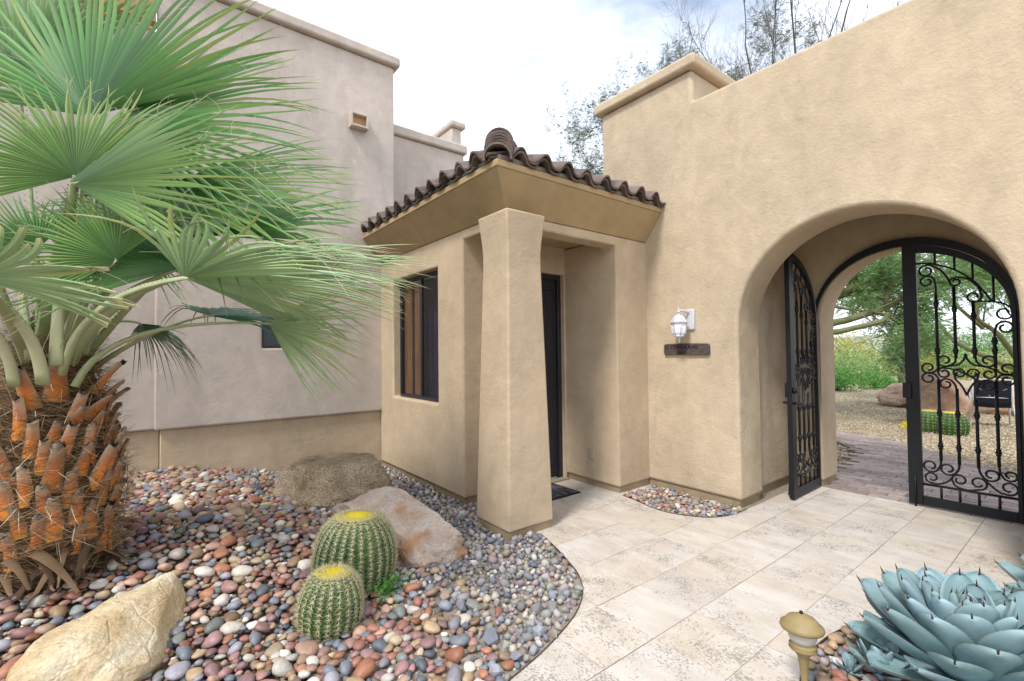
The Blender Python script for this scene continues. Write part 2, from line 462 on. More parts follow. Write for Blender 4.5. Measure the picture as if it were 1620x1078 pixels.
MAT['agave'] = agave_mat()
MAT['thorn'] = mottle('agave_thorn', (0.03, 0.014, 0.012), (0.07, 0.03, 0.025), 30, 0.5, bstr=0)
MAT['weed'] = leaf_mat('weed_green', (0.05, 0.19, 0.03), (0.12, 0.33, 0.06), 0.35)
MAT['shrub'] = leaf_mat('shrub_green', (0.07, 0.21, 0.04), (0.17, 0.37, 0.08), 0.45)
MAT['shrub_pale'] = leaf_mat('shrub_pale_green', (0.19, 0.31, 0.10), (0.35, 0.46, 0.19), 0.45)
MAT['shrub_yellow'] = leaf_mat('shrub_yellow', (0.27, 0.31, 0.06), (0.48, 0.43, 0.08), 0.4)
MAT['flower'] = leaf_mat('orange_flower', (0.55, 0.32, 0.03), (0.70, 0.45, 0.05), 0.3)
MAT['tree_leaf'] = leaf_mat('tree_leaf', (0.14, 0.26, 0.09), (0.26, 0.41, 0.16), 0.5)
MAT['tree_leaf_grey'] = leaf_mat('tree_leaf_grey', (0.09, 0.12, 0.07), (0.17, 0.20, 0.12), 0.3)
MAT['yucca'] = leaf_mat('yucca_blue', (0.12, 0.20, 0.17), (0.21, 0.30, 0.26), 0.2)
MAT['bark'] = mottle('tree_bark', (0.09, 0.085, 0.06), (0.18, 0.17, 0.11), 6, 0.9, kind='pos', bscale=30, bstr=0.6)
MAT['bark_green'] = mottle('green_bark', (0.085, 0.10, 0.04), (0.16, 0.17, 0.08), 5, 0.85, kind='pos', bscale=30, bstr=0.4, c3=(0.16, 0.13, 0.09))
MAT['twig'] = mottle('twig_grey', (0.10, 0.092, 0.085), (0.16, 0.145, 0.13), 6, 0.9, kind='pos', bstr=0)
MAT['chair_sling'] = mottle('chair_sling', (0.010, 0.012, 0.022), (0.02, 0.022, 0.035), 30, 0.8, bstr=0.2)
MAT['hill'] = mottle('far_hill', (0.25, 0.26, 0.25), (0.34, 0.33, 0.30), 0.02, 0.95, kind='pos', bstr=0)


# ------------------------------------------------------------------ mesh helpers
class MB:
    def __init__(self):
        self.v, self.f, self.a = [], [], []

    def add(self, verts, faces, attr=None):
        o = len(self.v)
        self.v += [tuple(p) for p in verts]
        self.f += [tuple(i + o for i in f) for f in faces]
        self.a += attr if attr else [(0, 0, 0)] * len(verts)
        return self

    def box(self, x0, x1, y0, y1, z0, z1):
        v = [(x, y, z) for x in (x0, x1) for y in (y0, y1) for z in (z0, z1)]
        return self.add(v, [(0, 1, 3, 2), (4, 6, 7, 5), (0, 4, 5, 1), (2, 3, 7, 6), (0, 2, 6, 4), (1, 5, 7, 3)])

    def tube(self, pts, rad, n=8, caps=True, flat=1.0, nrm=None):
        pts = [Vector(p) for p in pts]
        if isinstance(rad, (int, float)):
            rad = [rad] * len(pts)
        vs_, fs = [], []
        ref = Vector(nrm) if nrm is not None else None
        for i, p in enumerate(pts):
            t = (pts[min(i + 1, len(pts) - 1)] - pts[max(i - 1, 0)])
            if t.length < 1e-9:
                t = Vector((0, 0, 1))
            t.normalize()
            if ref is None:
                ref = Vector((0, 0, 1)) if abs(t.z) < 0.9 else Vector((1, 0, 0))
            s = t.cross(ref)
            if s.length < 1e-6:
                s = t.orthogonal()
            s.normalize()
            u = s.cross(t)
            ref = u if nrm is None else ref
            for k in range(n):
                a = 2 * math.pi * k / n
                vs_.append(p + s * math.cos(a) * rad[i] + u * math.sin(a) * rad[i] * flat)
        for i in range(len(pts) - 1):
            for k in range(n):
                fs.append((i * n + k, i * n + (k + 1) % n, (i + 1) * n + (k + 1) % n, (i + 1) * n + k))
        if caps:
            fs.append(tuple(reversed(range(n))))
            fs.append(tuple((len(pts) - 1) * n + k for k in range(n)))
        return self.add(vs_, fs)

    def lathe(self, prof, n=24, c=(0, 0, 0), cap=True):
        vs_, fs = [], []
        for r, z in prof:
            for k in range(n):
                a = 2 * math.pi * k / n
                vs_.append((c[0] + r * math.cos(a), c[1] + r * math.sin(a), c[2] + z))
        m = len(prof)
        for i in range(m - 1):
            for k in range(n):
                fs.append((i * n + k, i * n + (k + 1) % n, (i + 1) * n + (k + 1) % n, (i + 1) * n + k))
        if cap:
            fs.append(tuple(reversed(range(n))))
            fs.append(tuple((m - 1) * n + k for k in range(n)))
        return self.add(vs_, fs)

    def xf(self, mat):
        self.v = [tuple(mat @ Vector(p)) for p in self.v]
        return self

    def mesh(self, name, mat, smooth=False, attr=False):
        me = bpy.data.meshes.new(name)
        me.from_pydata(self.v, [], self.f)
        if smooth:
            me.shade_smooth()
        if attr:
            ca = me.color_attributes.new('along', 'FLOAT_COLOR', 'POINT')
            arr = np.ones((len(self.v), 4), np.float32)
            arr[:, :3] = np.array(self.a, np.float32)
            ca.data.foreach_set('color', arr.ravel())
        me.materials.append(MAT[mat] if isinstance(mat, str) else mat)
        me.validate()
        return me

    def build(self, name, mat, parent=None, smooth=False, bevel=0.0, seg=2, attr=False, loc=None):
        o = bpy.data.objects.new(name, self.mesh(name, mat, smooth, attr))
        COL.objects.link(o)
        if parent is not None:
            o.parent = parent
        if loc is not None:
            o.location = loc
        if bevel:
            b = o.modifiers.new('bevel', 'BEVEL')
            b.width = bevel
            b.segments = seg
            b.limit_method = 'ANGLE'
            b.angle_limit = R(35)
            b.harden_normals = False
            if not smooth:
                o.data.shade_smooth()
                o.data.set_sharp_from_angle(angle=R(30))
        return o


def tag(o, label=None, cat=None, group=None, kind=None):
    if label:
        o['label'] = label
    if cat:
        o['category'] = cat
    if group:
        o['group'] = group
    if kind:
        o['kind'] = kind
    return o


def empty(name, loc=(0, 0, 0), label=None, cat=None, group=None, rz=0.0, kind=None):
    o = bpy.data.objects.new(name, None)
    COL.objects.link(o)
    o.location = loc
    o.rotation_euler = (0, 0, rz)
    o.empty_display_size = 0.1
    return tag(o, label, cat, group, kind)


def inst(name, mesh, parent=None, mw=None):
    o = bpy.data.objects.new(name, mesh)
    COL.objects.link(o)
    if parent is not None:
        o.parent = parent
    if mw is not None:
        o.matrix_local = mw
    return o


def batch(name, tv, tf, Ms, Ts, mat, parent=None, smooth=False, kind=None, link=True):
    """one mesh that joins many transformed copies of a template"""
    tv = np.asarray(tv, np.float32)
    Ms = np.asarray(Ms, np.float32)
    Ts = np.asarray(Ts, np.float32)
    n, k = len(Ms), len(tv)
    V = (np.einsum('nij,kj->nki', Ms, tv) + Ts[:, None, :]).reshape(-1, 3)
    loops = np.concatenate([np.array(f, np.int32) for f in tf])
    lens = np.array([len(f) for f in tf], np.int32)
    nl = len(loops)
    L = (loops[None, :] + (np.arange(n, dtype=np.int32) * k)[:, None]).ravel()
    LT = np.tile(lens, n)
    LS = np.concatenate(([0], np.cumsum(LT)[:-1])).astype(np.int32)
    me = bpy.data.meshes.new(name)
    me.vertices.add(len(V))
    me.vertices.foreach_set('co', V.ravel())
    me.loops.add(len(L))
    me.loops.foreach_set('vertex_index', L)
    me.polygons.add(len(LT))
    me.polygons.foreach_set('loop_start', LS)
    me.update(calc_edges=True)
    if smooth:
        me.shade_smooth()
    me.materials.append(MAT[mat])
    o = bpy.data.objects.new(name, me)
    COL.objects.link(o)
    if parent is not None:
        o.parent = parent
    if kind:
        o['kind'] = kind
    return o


def rotmats(n, rng=RNG, tilt=None):
    q = rng.normal(size=(n, 4))
    q /= np.linalg.norm(q, axis=1)[:, None]
    w, x, y, z = q.T
    return np.stack([np.stack([1 - 2 * (y * y + z * z), 2 * (x * y - z * w), 2 * (x * z + y * w)], -1),
                     np.stack([2 * (x * y + z * w), 1 - 2 * (x * x + z * z), 2 * (y * z - x * w)], -1),
                     np.stack([2 * (x * z - y * w), 2 * (y * z + x * w), 1 - 2 * (x * x + y * y)], -1)], -2)


def frames(dirs, ups=None):
    """matrices whose local z axis is dirs (N,3)"""
    d = dirs / np.linalg.norm(dirs, axis=1)[:, None]
    ref = np.where(np.abs(d[:, 2:3]) < 0.9, np.array([[0, 0, 1.0]]), np.array([[1.0, 0, 0]])) if ups is None else ups
    x = np.cross(ref, d)
    x /= np.linalg.norm(x, axis=1)[:, None] + 1e-9
    y = np.cross(d, x)
    return np.stack([x, y, d], -1)


def ico(sub):
    bm = bmesh.new()
    bmesh.ops.create_icosphere(bm, subdivisions=sub, radius=1)
    v = np.array([p.co[:] for p in bm.verts])
    f = [tuple(q.index for q in p.verts) for p in bm.faces]
    bm.free()
    return v, f


ICO1, ICO2, ICO3 = ico(1), ico(2), ico(3)


def catmull(pts, per=6):
    P_ = [np.array(p, float) for p in pts]
    P_ = [2 * P_[0] - P_[1]] + P_ + [2 * P_[-1] - P_[-2]]
    out = []
    for i in range(1, len(P_) - 2):
        for k in range(per):
            t = k / per
            a, b, c, d = P_[i - 1:i + 3]
            out.append(0.5 * ((2 * b) + (c - a) * t + (2 * a - 5 * b + 4 * c - d) * t * t + (3 * b - a - 3 * c + d) * t ** 3))
    out.append(P_[-2])
    return out


def sm(t):
    t = max(0.0, min(1.0, t))
    return t * t * (3 - 2 * t)


def prism(polys, axis, a0, a1, deeper=(), merge=False):
    """extrude flat polygons (2D) along an axis: 'x' polygons are (y,z), 'y' polygons are (x,z); deeper = [(test, distance)]"""
    bm = bmesh.new()
    cache = {}

    def vert(p):
        k = (round(p[0], 4), round(p[1], 4))
        if k not in cache:
            cache[k] = bm.verts.new((a0, p[0], p[1]) if axis == 'x' else (p[0], a0, p[1]))
        return cache[k]
    faces = [bm.faces.new([vert(p) for p in poly]) for poly in polys]
    vec = Vector((1, 0, 0)) if axis == 'x' else Vector((0, 1, 0))

    def ext(fs, d):
        r = bmesh.ops.extrude_face_region(bm, geom=fs, use_keep_orig=True)
        nv = [g for g in r['geom'] if isinstance(g, bmesh.types.BMVert)]
        bmesh.ops.translate(bm, verts=nv, vec=vec * d)
        return [g for g in r['geom'] if isinstance(g, bmesh.types.BMFace)]
    back = ext(faces, a1 - a0)
    for test, d in deeper:
        sel = [f for f in back if test(f.calc_center_median())]
        if sel:
            r = bmesh.ops.extrude_face_region(bm, geom=sel)
            nv = [g for g in r['geom'] if isinstance(g, bmesh.types.BMVert)]
            bmesh.ops.translate(bm, verts=nv, vec=vec * d)
            bmesh.ops.delete(bm, geom=[f for f in sel if f.is_valid], context='FACES_ONLY')
            back = [f for f in back if f.is_valid]
    bmesh.ops.recalc_face_normals(bm, faces=bm.faces)
    if merge:
        bmesh.ops.dissolve_limit(bm, angle_limit=0.005, use_dissolve_boundaries=False, verts=bm.verts, edges=bm.edges)
    return bm


def build_bm(bm, name, mat, parent=None, bevel=0.0, seg=3, smooth_angle=30):
    me = bpy.data.meshes.new(name)
    bm.to_mesh(me)
    bm.free()
    me.materials.append(MAT[mat])
    o = bpy.data.objects.new(name, me)
    COL.objects.link(o)
    if parent is not None:
        o.parent = parent
    if bevel:
        b = o.modifiers.new('bevel', 'BEVEL')
        b.width = bevel
        b.segments = seg
        b.limit_method = 'ANGLE'
        b.angle_limit = R(35)
    me.shade_smooth()
    me.set_sharp_from_angle(angle=R(smooth_angle))
    return o


# ------------------------------------------------------------------ ground
XW, XW2, XG, XG2 = 4.53, 5.0, 5.97, 6.40       # archway wall front / back, gate wall front / back
YB = 6.17                                       # back wall of the house
WALK = [(1.15, 1.745), (1.337, 1.782), (1.554, 1.829), (1.736, 1.883), (1.93, 1.956), (2.071, 2.032), (2.211, 2.14), (2.343, 2.307), (2.428, 2.487), (2.522, 2.721), (2.593, 2.936), (2.62, 3.06)]
BED2 = [(3.985, 3.24), (3.965, 3.112), (3.902, 2.833), (3.904, 2.622), (3.995, 2.416), (4.113, 2.297), (4.311, 2.225), (4.56, 2.215)]
AB_C, AB_R = (2.75, -0.10), (1.15, 1.09)        # planting bed of the agaves: an oval


def interp(pts, k, q):
    xs = [p[k] for p in pts]
    ys = [p[1 - k] for p in pts]
    if xs[0] > xs[-1]:
        xs, ys = xs[::-1], ys[::-1]
    return float(np.interp(q, xs, ys))


def gz(x, y):
    return 0.33 * sm((2.1 - x) / 2.2) * sm((y - 2.4) / 2.2)


gmb = MB()
gmb.add([(-900, -900, -0.05), (900, -900, -0.05), (900, 900, -0.05), (-900, 900, -0.05)], [(0, 1, 2, 3)])
ground = tag(gmb.build('ground', 'ground'), kind='structure')

# the pebble bed: a low mound of soil with stones on it
bed = MB()
NX, NY = 60, 56
bx0, bx1, by0, by1 = -4.5, 2.62, -0.6, 6.3
idx = {}
for i in range(NX + 1):
    for j in range(NY + 1):
        x, y = bx0 + (bx1 - bx0) * i / NX, by0 + (by1 - by0) * j / NY
        idx[i, j] = len(bed.v)
        lim = interp(WALK, 0, x) if x > 1.15 else 1.745
        bed.v.append((x, y, gz(x, y) - 0.025 - (0.025 if y < lim else 0)))
        bed.a.append((0, 0, 0))
for i in range(NX):
    for j in range(NY):
        if bed.v[idx[i + 1, j + 1]][1] > (interp(WALK, 0, bed.v[idx[i, j]][0]) if bed.v[idx[i, j]][0] > 1.15 else 1.745) - 0.1:
            bed.f.append((idx[i, j], idx[i + 1, j], idx[i + 1, j + 1], idx[i, j + 1]))
gravel_bed = tag(bed.build('gravel_bed', 'soil', smooth=True), kind='structure')

b2 = MB()
b2.box(3.88, 4.56, 2.2, 3.33, -0.045, -0.02)
gravel_bed2 = tag(b2.build('gravel_bed', 'soil'), kind='structure')
b3 = MB()
b3.lathe([(1.0, -0.045), (1.0, -0.02), (0.6, 0.03), (0.05, 0.05)], 48)
b3.xf(Matrix.Translation((AB_C[0], AB_C[1], 0)) @ Matrix.Diagonal((AB_R[0], AB_R[1], 1, 1)))
gravel_bed3 = tag(b3.build('gravel_bed', 'soil', smooth=True), kind='structure')

# patio: grout sheet and square travertine tiles
pat = MB()
pat.box(0.6, 5.96, -2.6, 4.3, -0.045, -0.008)
patio = tag(pat.build('patio', 'grout'), kind='structure')
TP, TG = 0.4025, 0.0035
def bed_walk(x, y):
    if x < 1.15:
        return y > 1.745
    return x < 2.62 and y > interp(WALK, 0, x)


def bed_small(x, y):
    return 2.215 < y < 3.24 and x > interp(BED2, 1, y)


def bed_agave(x, y):
    return ((x - AB_C[0]) / AB_R[0]) ** 2 + ((y - AB_C[1]) / AB_R[1]) ** 2 < 1


def cut_tile(x0, x1, y0, y1, test):
    """the part of the tile outside a bed, as a solid: every cell of a fine grid is clipped at the rim of the bed"""
    n = 14
    bm = bmesh.new()
    cache = {}

    def vert(p):
        k = (round(p[0], 5), round(p[1], 5))
        if k not in cache:
            cache[k] = bm.verts.new((p[0], p[1], 0))
        return cache[k]
    g = [[(x0 + (x1 - x0) * i / n, y0 + (y1 - y0) * j / n) for j in range(n + 1)] for i in range(n + 1)]
    t = {p: test(*p) for row in g for p in row}
    for i in range(n):
        for j in range(n):
            q = [g[i][j], g[i + 1][j], g[i + 1][j + 1], g[i][j + 1]]
            out = []
            for k in range(4):
                a, b = q[k], q[(k + 1) % 4]
                if not t[a]:
                    out.append(a)
                if t[a] != t[b]:
                    lo, hi = (a, b) if a < b else (b, a)
                    tl = t[lo]
                    for _ in range(16):
                        m = ((lo[0] + hi[0]) / 2, (lo[1] + hi[1]) / 2)
                        if test(*m) == tl:
                            lo = m
                        else:
                            hi = m
                    out.append(lo)
            vs_ = []
            for p in out:
                v = vert(p)
                if v not in vs_:
                    vs_.append(v)
            if len(vs_) > 2:
                try:
                    bm.faces.new(vs_)
                except ValueError:
                    pass
    if not bm.faces:
        bm.free()
        return None
    bmesh.ops.dissolve_limit(bm, angle_limit=0.01, verts=bm.verts, edges=bm.edges)
    r = bmesh.ops.extrude_face_region(bm, geom=list(bm.faces), use_keep_orig=True)
    bmesh.ops.translate(bm, verts=[g_ for g_ in r['geom'] if isinstance(g_, bmesh.types.BMVert)], vec=(0, 0, -0.03))
    bmesh.ops.recalc_face_normals(bm, faces=bm.faces)
    c = Vector(((x0 + x1) / 2, (y0 + y1) / 2, 0))
    for v in bm.verts:
        v.co -= c
    me = bpy.data.meshes.new('tile')
    bm.to_mesh(me)
    bm.free()
    me.materials.append(MAT['travertine'])
    return me


full = MB()
h_ = (TP - TG) / 2
full.add([(-h_, -h_, -0.03), (h_, -h_, -0.03), (h_, h_, -0.03), (-h_, h_, -0.03), (-h_, -h_, -0.0015), (h_, -h_, -0.0015), (h_, h_, -0.0015), (-h_, h_, -0.0015),
          (-h_ + .0015, -h_ + .0015, 0), (h_ - .0015, -h_ + .0015, 0), (h_ - .0015, h_ - .0015, 0), (-h_ + .0015, h_ - .0015, 0)],
         [(0, 3, 2, 1), (0, 1, 5, 4), (1, 2, 6, 5), (2, 3, 7, 6), (3, 0, 4, 7), (4, 5, 9, 8), (5, 6, 10, 9), (6, 7, 11, 10), (7, 4, 8, 11), (8, 9, 10, 11)])
full_me = full.mesh('tile', 'travertine')
for i in range(-4, 10):
    for j in range(-10, 7):
        x0, y0 = 2.15 + i * TP, 1.556 + j * TP
        x1, y1 = x0 + TP, y0 + TP
        xc, yc = (x0 + x1) / 2, (y0 + y1) / 2
        if x0 > 5.9 or x1 < 0.7 or y0 > 4.15:
            continue
        if xc > XW and not (0.1 < yc < 2.5):
            continue
        if y0 > 3.3 and (xc < 2.7 or xc > 4.2):
            continue
        if xc < 1.0 and yc > 1.9:
            continue
        sx0, sx1 = x0 + TG / 2, min(x1 - TG / 2, 5.955)
        cut = None
        corner = [(x0 + TP * a / 8, y0 + TP * b / 8) for a in range(9) for b in range(9)]
        for test in (bed_walk, bed_small, bed_agave):
            inn = [test(*p) for p in corner]
            if all(inn):
                cut = 'none'
                break
            if any(inn):
                cut = test
                break
        if cut == 'none':
            continue
        dz = RNG.uniform(-0.0012, 0.0012)
        if cut:
            me = cut_tile(sx0, sx1, y0 + TG / 2, y1 - TG / 2, cut)
            if me is None:
                continue
            inst('tile', me, patio, Matrix.Translation(((sx0 + sx1) / 2, yc, dz)))
        elif sx1 < x1 - TG:
            inst('tile', full_me, patio, Matrix.Translation(((sx0 + sx1) / 2, yc, dz)) @ Matrix.Diagonal(((sx1 - sx0) / (2 * h_), 1, 1, 1)))
        else:
            inst('tile', full_me, patio, Matrix.Translation((xc, yc, dz)) @ Matrix.Rotation(RNG.choice([0, math.pi]), 4, 'Z'))


def edging(pts, label):
    mb = MB()
    P_ = [Vector((p[0], p[1], 0)) for p in catmull([(a, b, 0) for a, b in pts], 6)]
    vs_, fs = [], []
    for i, p in enumerate(P_):
        t = (P_[min(i + 1, len(P_) - 1)] - P_[max(i - 1, 0)]).normalized()
        s = Vector((-t.y, t.x, 0)) * 0.003
        for q, z in ((-s, -0.04), (s, -0.04), (s, 0.006), (-s, 0.006)):
            vs_.append(p + q + Vector((0, 0, z)))
    for i in range(len(P_) - 1):
        for k in range(4):
            fs.append((4 * i + k, 4 * i + (k + 1) % 4, 4 * i + 4 + (k + 1) % 4, 4 * i + 4 + k))
    mb.add(vs_, fs)
    return tag(mb.build('garden_edging', 'edging'), label, 'edging')


edging(WALK[1:-1], 'thin dark metal strip edging the curved pebble bed by the pillar')
edging(BED2, 'thin dark metal strip edging the small stone bed under the lantern')
edging([(AB_C[0] + AB_R[0] * math.cos(a) * 0.997, AB_C[1] + AB_R[1] * math.sin(a) * 0.997) for a in np.linspace(R(5), R(175), 20)], 'thin dark metal strip edging the bed of the blue agave')

# ------------------------------------------------------------------ the house behind
house = empty('house', (0, YB, 0), 'tall tan stucco house with flat parapets behind the palm', 'house')
HX1 = 2.70


def wparent(o, p):
    """child of p while keeping the world position its vertices were given in"""
    o.parent = p
    o.matrix_parent_inverse = Matrix.Translation(Vector(p.location)).inverted()
    return o


def wrap(o):
    return wparent(o, house)


ZL = 0.757
# upper wall with the small window opening
def frame_polys(a0, a1, z0, z1, holes):
    """rectangle with rectangular holes side by side (sorted along the first axis), as polygons that share corners"""
    out = []
    cur = a0
    for (h0, h1, g0, g1) in holes:
        out.append([(cur, z0), (h0, z0), (h0, g0), (h0, g1), (h0, z1), (cur, z1)] if cur == a0 else [(cur, z0), (h0, z0), (h0, g0), (h0, g1), (h0, z1), (cur, z1), (cur, prev[1]), (cur, prev[0])])
        out.append([(h0, z0), (h1, z0), (h1, g0), (h0, g0)])
        out.append([(h0, g1), (h1, g1), (h1, z1), (h0, z1)])
        cur, prev = h1, (g0, g1)
    if holes:
        out.append([(cur, z0), (a1, z0), (a1, z1), (cur, z1), (cur, prev[1]), (cur, prev[0])])
    else:
        out.append([(a0, z0), (a1, z0), (a1, z1), (a0, z1)])
    return out


wrap(build_bm(prism(frame_polys(0.02, HX1, ZL, 5.60, [(1.03, 1.505, 1.62, 2.06)]), 'y', YB, YB + 0.3), 'wall', 'stucco_house', bevel=0.025))
wrap(build_bm(prism(frame_polys(-5.5, 0.05, ZL, 5.05, [(-0.62, 0.0, 2.75, 3.55)]), 'y', YB + 0.08, YB + 0.3), 'wall', 'stucco_house', bevel=0.02))
wrap(MB().box(0.07, HX1 - 0.05, YB + 0.05, YB + 0.3, -0.1, ZL - 0.002).build('wall_base', 'stucco', bevel=0.012))
wrap(MB().box(-5.5, 0.068, YB + 0.13, YB + 0.3, -0.1, ZL - 0.002).build('wall_base', 'stucco', bevel=0.012))
# sides and roof behind the parapet close the house into a solid
wrap(MB().box(0.1, HX1 - 0.004, YB + 0.31, YB + 5, -0.1, 5.45).build('rear_block', 'stucco_house'))
wrap(MB().box(-5.5, 0.09, YB + 0.31, YB + 5, -0.1, 4.9).build('rear_block', 'stucco_house'))
cp = MB()
cp.box(-0.05, HX1 + 0.07, YB - 0.07, YB + 0.36, 5.603, 5.74)
wrap(cp.build('coping', 'stucco_house', bevel=0.03, seg=3))
wrap(MB().box(HX1 - 0.26, HX1 + 0.07, YB + 0.362, YB + 5, 5.603, 5.74).build('coping', 'stucco_house', bevel=0.03, seg=3))
# lower wing to the right with a stepped parapet post
wrap(MB().box(HX1 + 0.003, 4.19, 6.70, 9.6, -0.1, 4.905).build('wing_wall', 'stucco_house', bevel=0.02))
wrap(MB().box(HX1 + 0.004, 4.235, 6.65, 6.95, 4.908, 5.06).build('coping', 'stucco_house', bevel=0.03, seg=3))
wrap(MB().box(3.985, 4.175, 6.76, 9.6, 5.062, 5.36).build('parapet', 'stucco_house', bevel=0.02))
wrap(MB().box(3.95, 4.235, 6.70, 9.65, 5.362, 5.47).build('coping', 'stucco_house', bevel=0.03, seg=3))
# scupper
scx, scz = 2.175, 4.655
pl = MB()
t_ = 0.028
pl.box(scx - 0.12, scx - 0.12 + t_, YB - 0.10, YB + 0.02, scz - 0.10, scz + 0.10)
pl.box(scx + 0.12 - t_, scx + 0.12, YB - 0.10, YB + 0.02, scz - 0.10, scz + 0.10)
pl.box(scx - 0.12 + t_ + .001, scx + 0.12 - t_ - .001, YB - 0.10, YB + 0.02, scz + 0.10 - t_, scz + 0.10)
pl.box(scx - 0.12 + t_ + .001, scx + 0.12 - t_ - .001, YB - 0.12, YB + 0.02, scz - 0.10, scz - 0.10 + t_)
wrap(pl.build('scupper', 'stucco_house', bevel=0.006))
wrap(MB().box(scx - 0.09, scx + 0.09, YB - 0.03, YB - 0.004, scz - 0.07, scz + 0.07).build('scupper_throat', 'beam_wood'))


def window_y(parent, x0, x1, z0, z1, y, pane='glass_pane'):
    """window in a wall that faces -y: frame, pane, dark room behind"""
    f = MB()
    b = 0.035
    f.box(x0, x1, y, y + 0.04, z0, z0 + b)
    f.box(x0, x1, y, y + 0.04, z1 - b, z1)
    f.box(x0, x0 + b, y, y + 0.04, z0 + b + .001, z1 - b - .001)
    f.box(x1 - b, x1, y, y + 0.04, z0 + b + .001, z1 - b - .001)
    w = wparent(f.build('window', 'dark_frame'), parent)
    g = MB().box(x0 + b, x1 - b, y + 0.015, y + 0.022, z0 + b, z1 - b).build('pane', pane)
    g.parent = w
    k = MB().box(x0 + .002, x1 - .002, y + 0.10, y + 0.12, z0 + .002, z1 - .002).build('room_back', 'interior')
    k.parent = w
    return w


window_y(house, 1.032, 1.503, 1.622, 2.058, YB + 0.09)
window_y(house, -0.618, -0.002, 2.752, 3.548, YB + 0.14)
# wooden beams of the upper terrace, seen over the palm
for k, (bx_, z_) in enumerate(((-0.35, 5.33), (-0.95, 5.33), (-1.55, 5.33), (-2.15, 5.33))):
    wrap(MB().box(bx_ - 0.06, bx_ + 0.06, YB - 0.25, YB + 1.6, z_, z_ + 0.2).build('beam', 'beam_wood', bevel=0.008))
wrap(MB().box(-2.6, 0.012, YB - 0.02, YB + 0.1, 5.10, 5.326).build('beam', 'beam_wood', bevel=0.008))
for k in range(7):
    wrap(MB().box(-2.6, 0.0, YB - 0.2 + 0.28 * k, YB - 0.08 + 0.28 * k, 5.533, 5.58).build('slat', 'beam_wood', bevel=0.004))

# ------------------------------------------------------------------ archway wall
gateway = empty('gateway_wall', (XW, 1.315, 0), 'long tan stucco wall with a deep round archway and capped tower', 'wall')


def gwp(o):
    return wparent(o, gateway)


AY, AZ, AR = 1.315, 1.77, 0.935
ZT, ZT2, YT, YE = 4.20, 4.545, 2.685, 3.935
PB = 0.07
NA = 40
arc = [(AY + AR * math.cos(math.pi * k / NA), AZ + AR * math.sin(math.pi * k / NA)) for k in range(NA + 1)]
yl, yr = AY + AR, AY - AR                       # left jamb (towards the porch), right jamb
polys = [[(YE, PB), (YE, ZT2), (YT, ZT2), (YT, ZT), (2.32, ZT), (2.32, PB)],
         [(2.32, PB), (2.32, ZT), (yl, ZT), (yl, AZ), (yl, PB)],
         [(yr, PB), (yr, AZ), (yr, ZT), (0.30, ZT), (0.30, PB)],
         [(0.30, PB), (0.30, ZT), (-5.0, ZT), (-5.0, PB)]]
for k in range(NA):
    a, b = arc[k], arc[k + 1]
    polys.append([a, (a[0], ZT), (b[0], ZT), b])
bm = prism(polys, 'x', XW, XW2, [(lambda c: c.y > 2.32, XG2 - XW2), (lambda c: c.y < 0.30, XG2 - XW2)], True)
gwp(build_bm(bm, 'wall', 'stucco_arch', bevel=0.035, seg=4))
# gate wall at the back of the passage
GY, GZ, GRr = 1.284, 1.85, 0.745
arc2 = [(GY + GRr * math.cos(math.pi * k / NA), GZ + GRr * math.sin(math.pi * k / NA)) for k in range(NA + 1)]
g1, g0 = GY + GRr, GY - GRr
polys = [[(2.319, PB), (2.319, 3.30), (g1, 3.30), (g1, GZ), (g1, PB)], [(g0, PB), (g0, GZ), (g0, 3.30), (0.301, 3.30), (0.301, PB)]]
for k in range(NA):
    a, b = arc2[k], arc2[k + 1]
    polys.append([a, (a[0], 3.30), (b[0], 3.30), b])
gwp(build_bm(prism(polys, 'x', XG, XG2 - 0.003), 'gate_wall', 'stucco', bevel=0.012, seg=2))
gwp(MB().box(XW2 + 0.002, XG2 - 0.003, 0.301, 2.319, 3.303, 4.1).build('passage_ceiling', 'stucco'))
cap = MB()
cap.box(XW - 0.075, XG2 + 0.07, YT - 0.075, YE + 0.075, ZT2 + 0.003, ZT2 + 0.135)
gwp(cap.build('coping', 'stucco_arch', bevel=0.03, seg=3))
for q in ((XW + 0.025, XG2 - 0.02, 2.345, YE - 0.02), (XW + 0.025, XW2 - 0.02, yl + 0.025, 2.343), (XG + 0.02, XG2 - 0.02, g1 + 0.02, 2.343),
          (XW + 0.025, XG2 - 0.02, -5, 0.275), (XW + 0.025, XW2 - 0.02, 0.277, yr - 0.025), (XG + 0.02, XG2 - 0.02, 0.277, g0 - 0.02)):
    gwp(MB().box(q[0], q[1], q[2], q[3], -0.1, PB + 0.01).build('plinth', 'plinth'))

# ------------------------------------------------------------------ entry porch
PXL, PYF, PZ = 2.50, 3.30, 2.80
porch = empty('entry_porch', (PXL, PYF, 0), 'low stucco entry porch with flared corner pillar and clay tile eave', 'porch')


def pw(o):
    return wparent(o, porch)


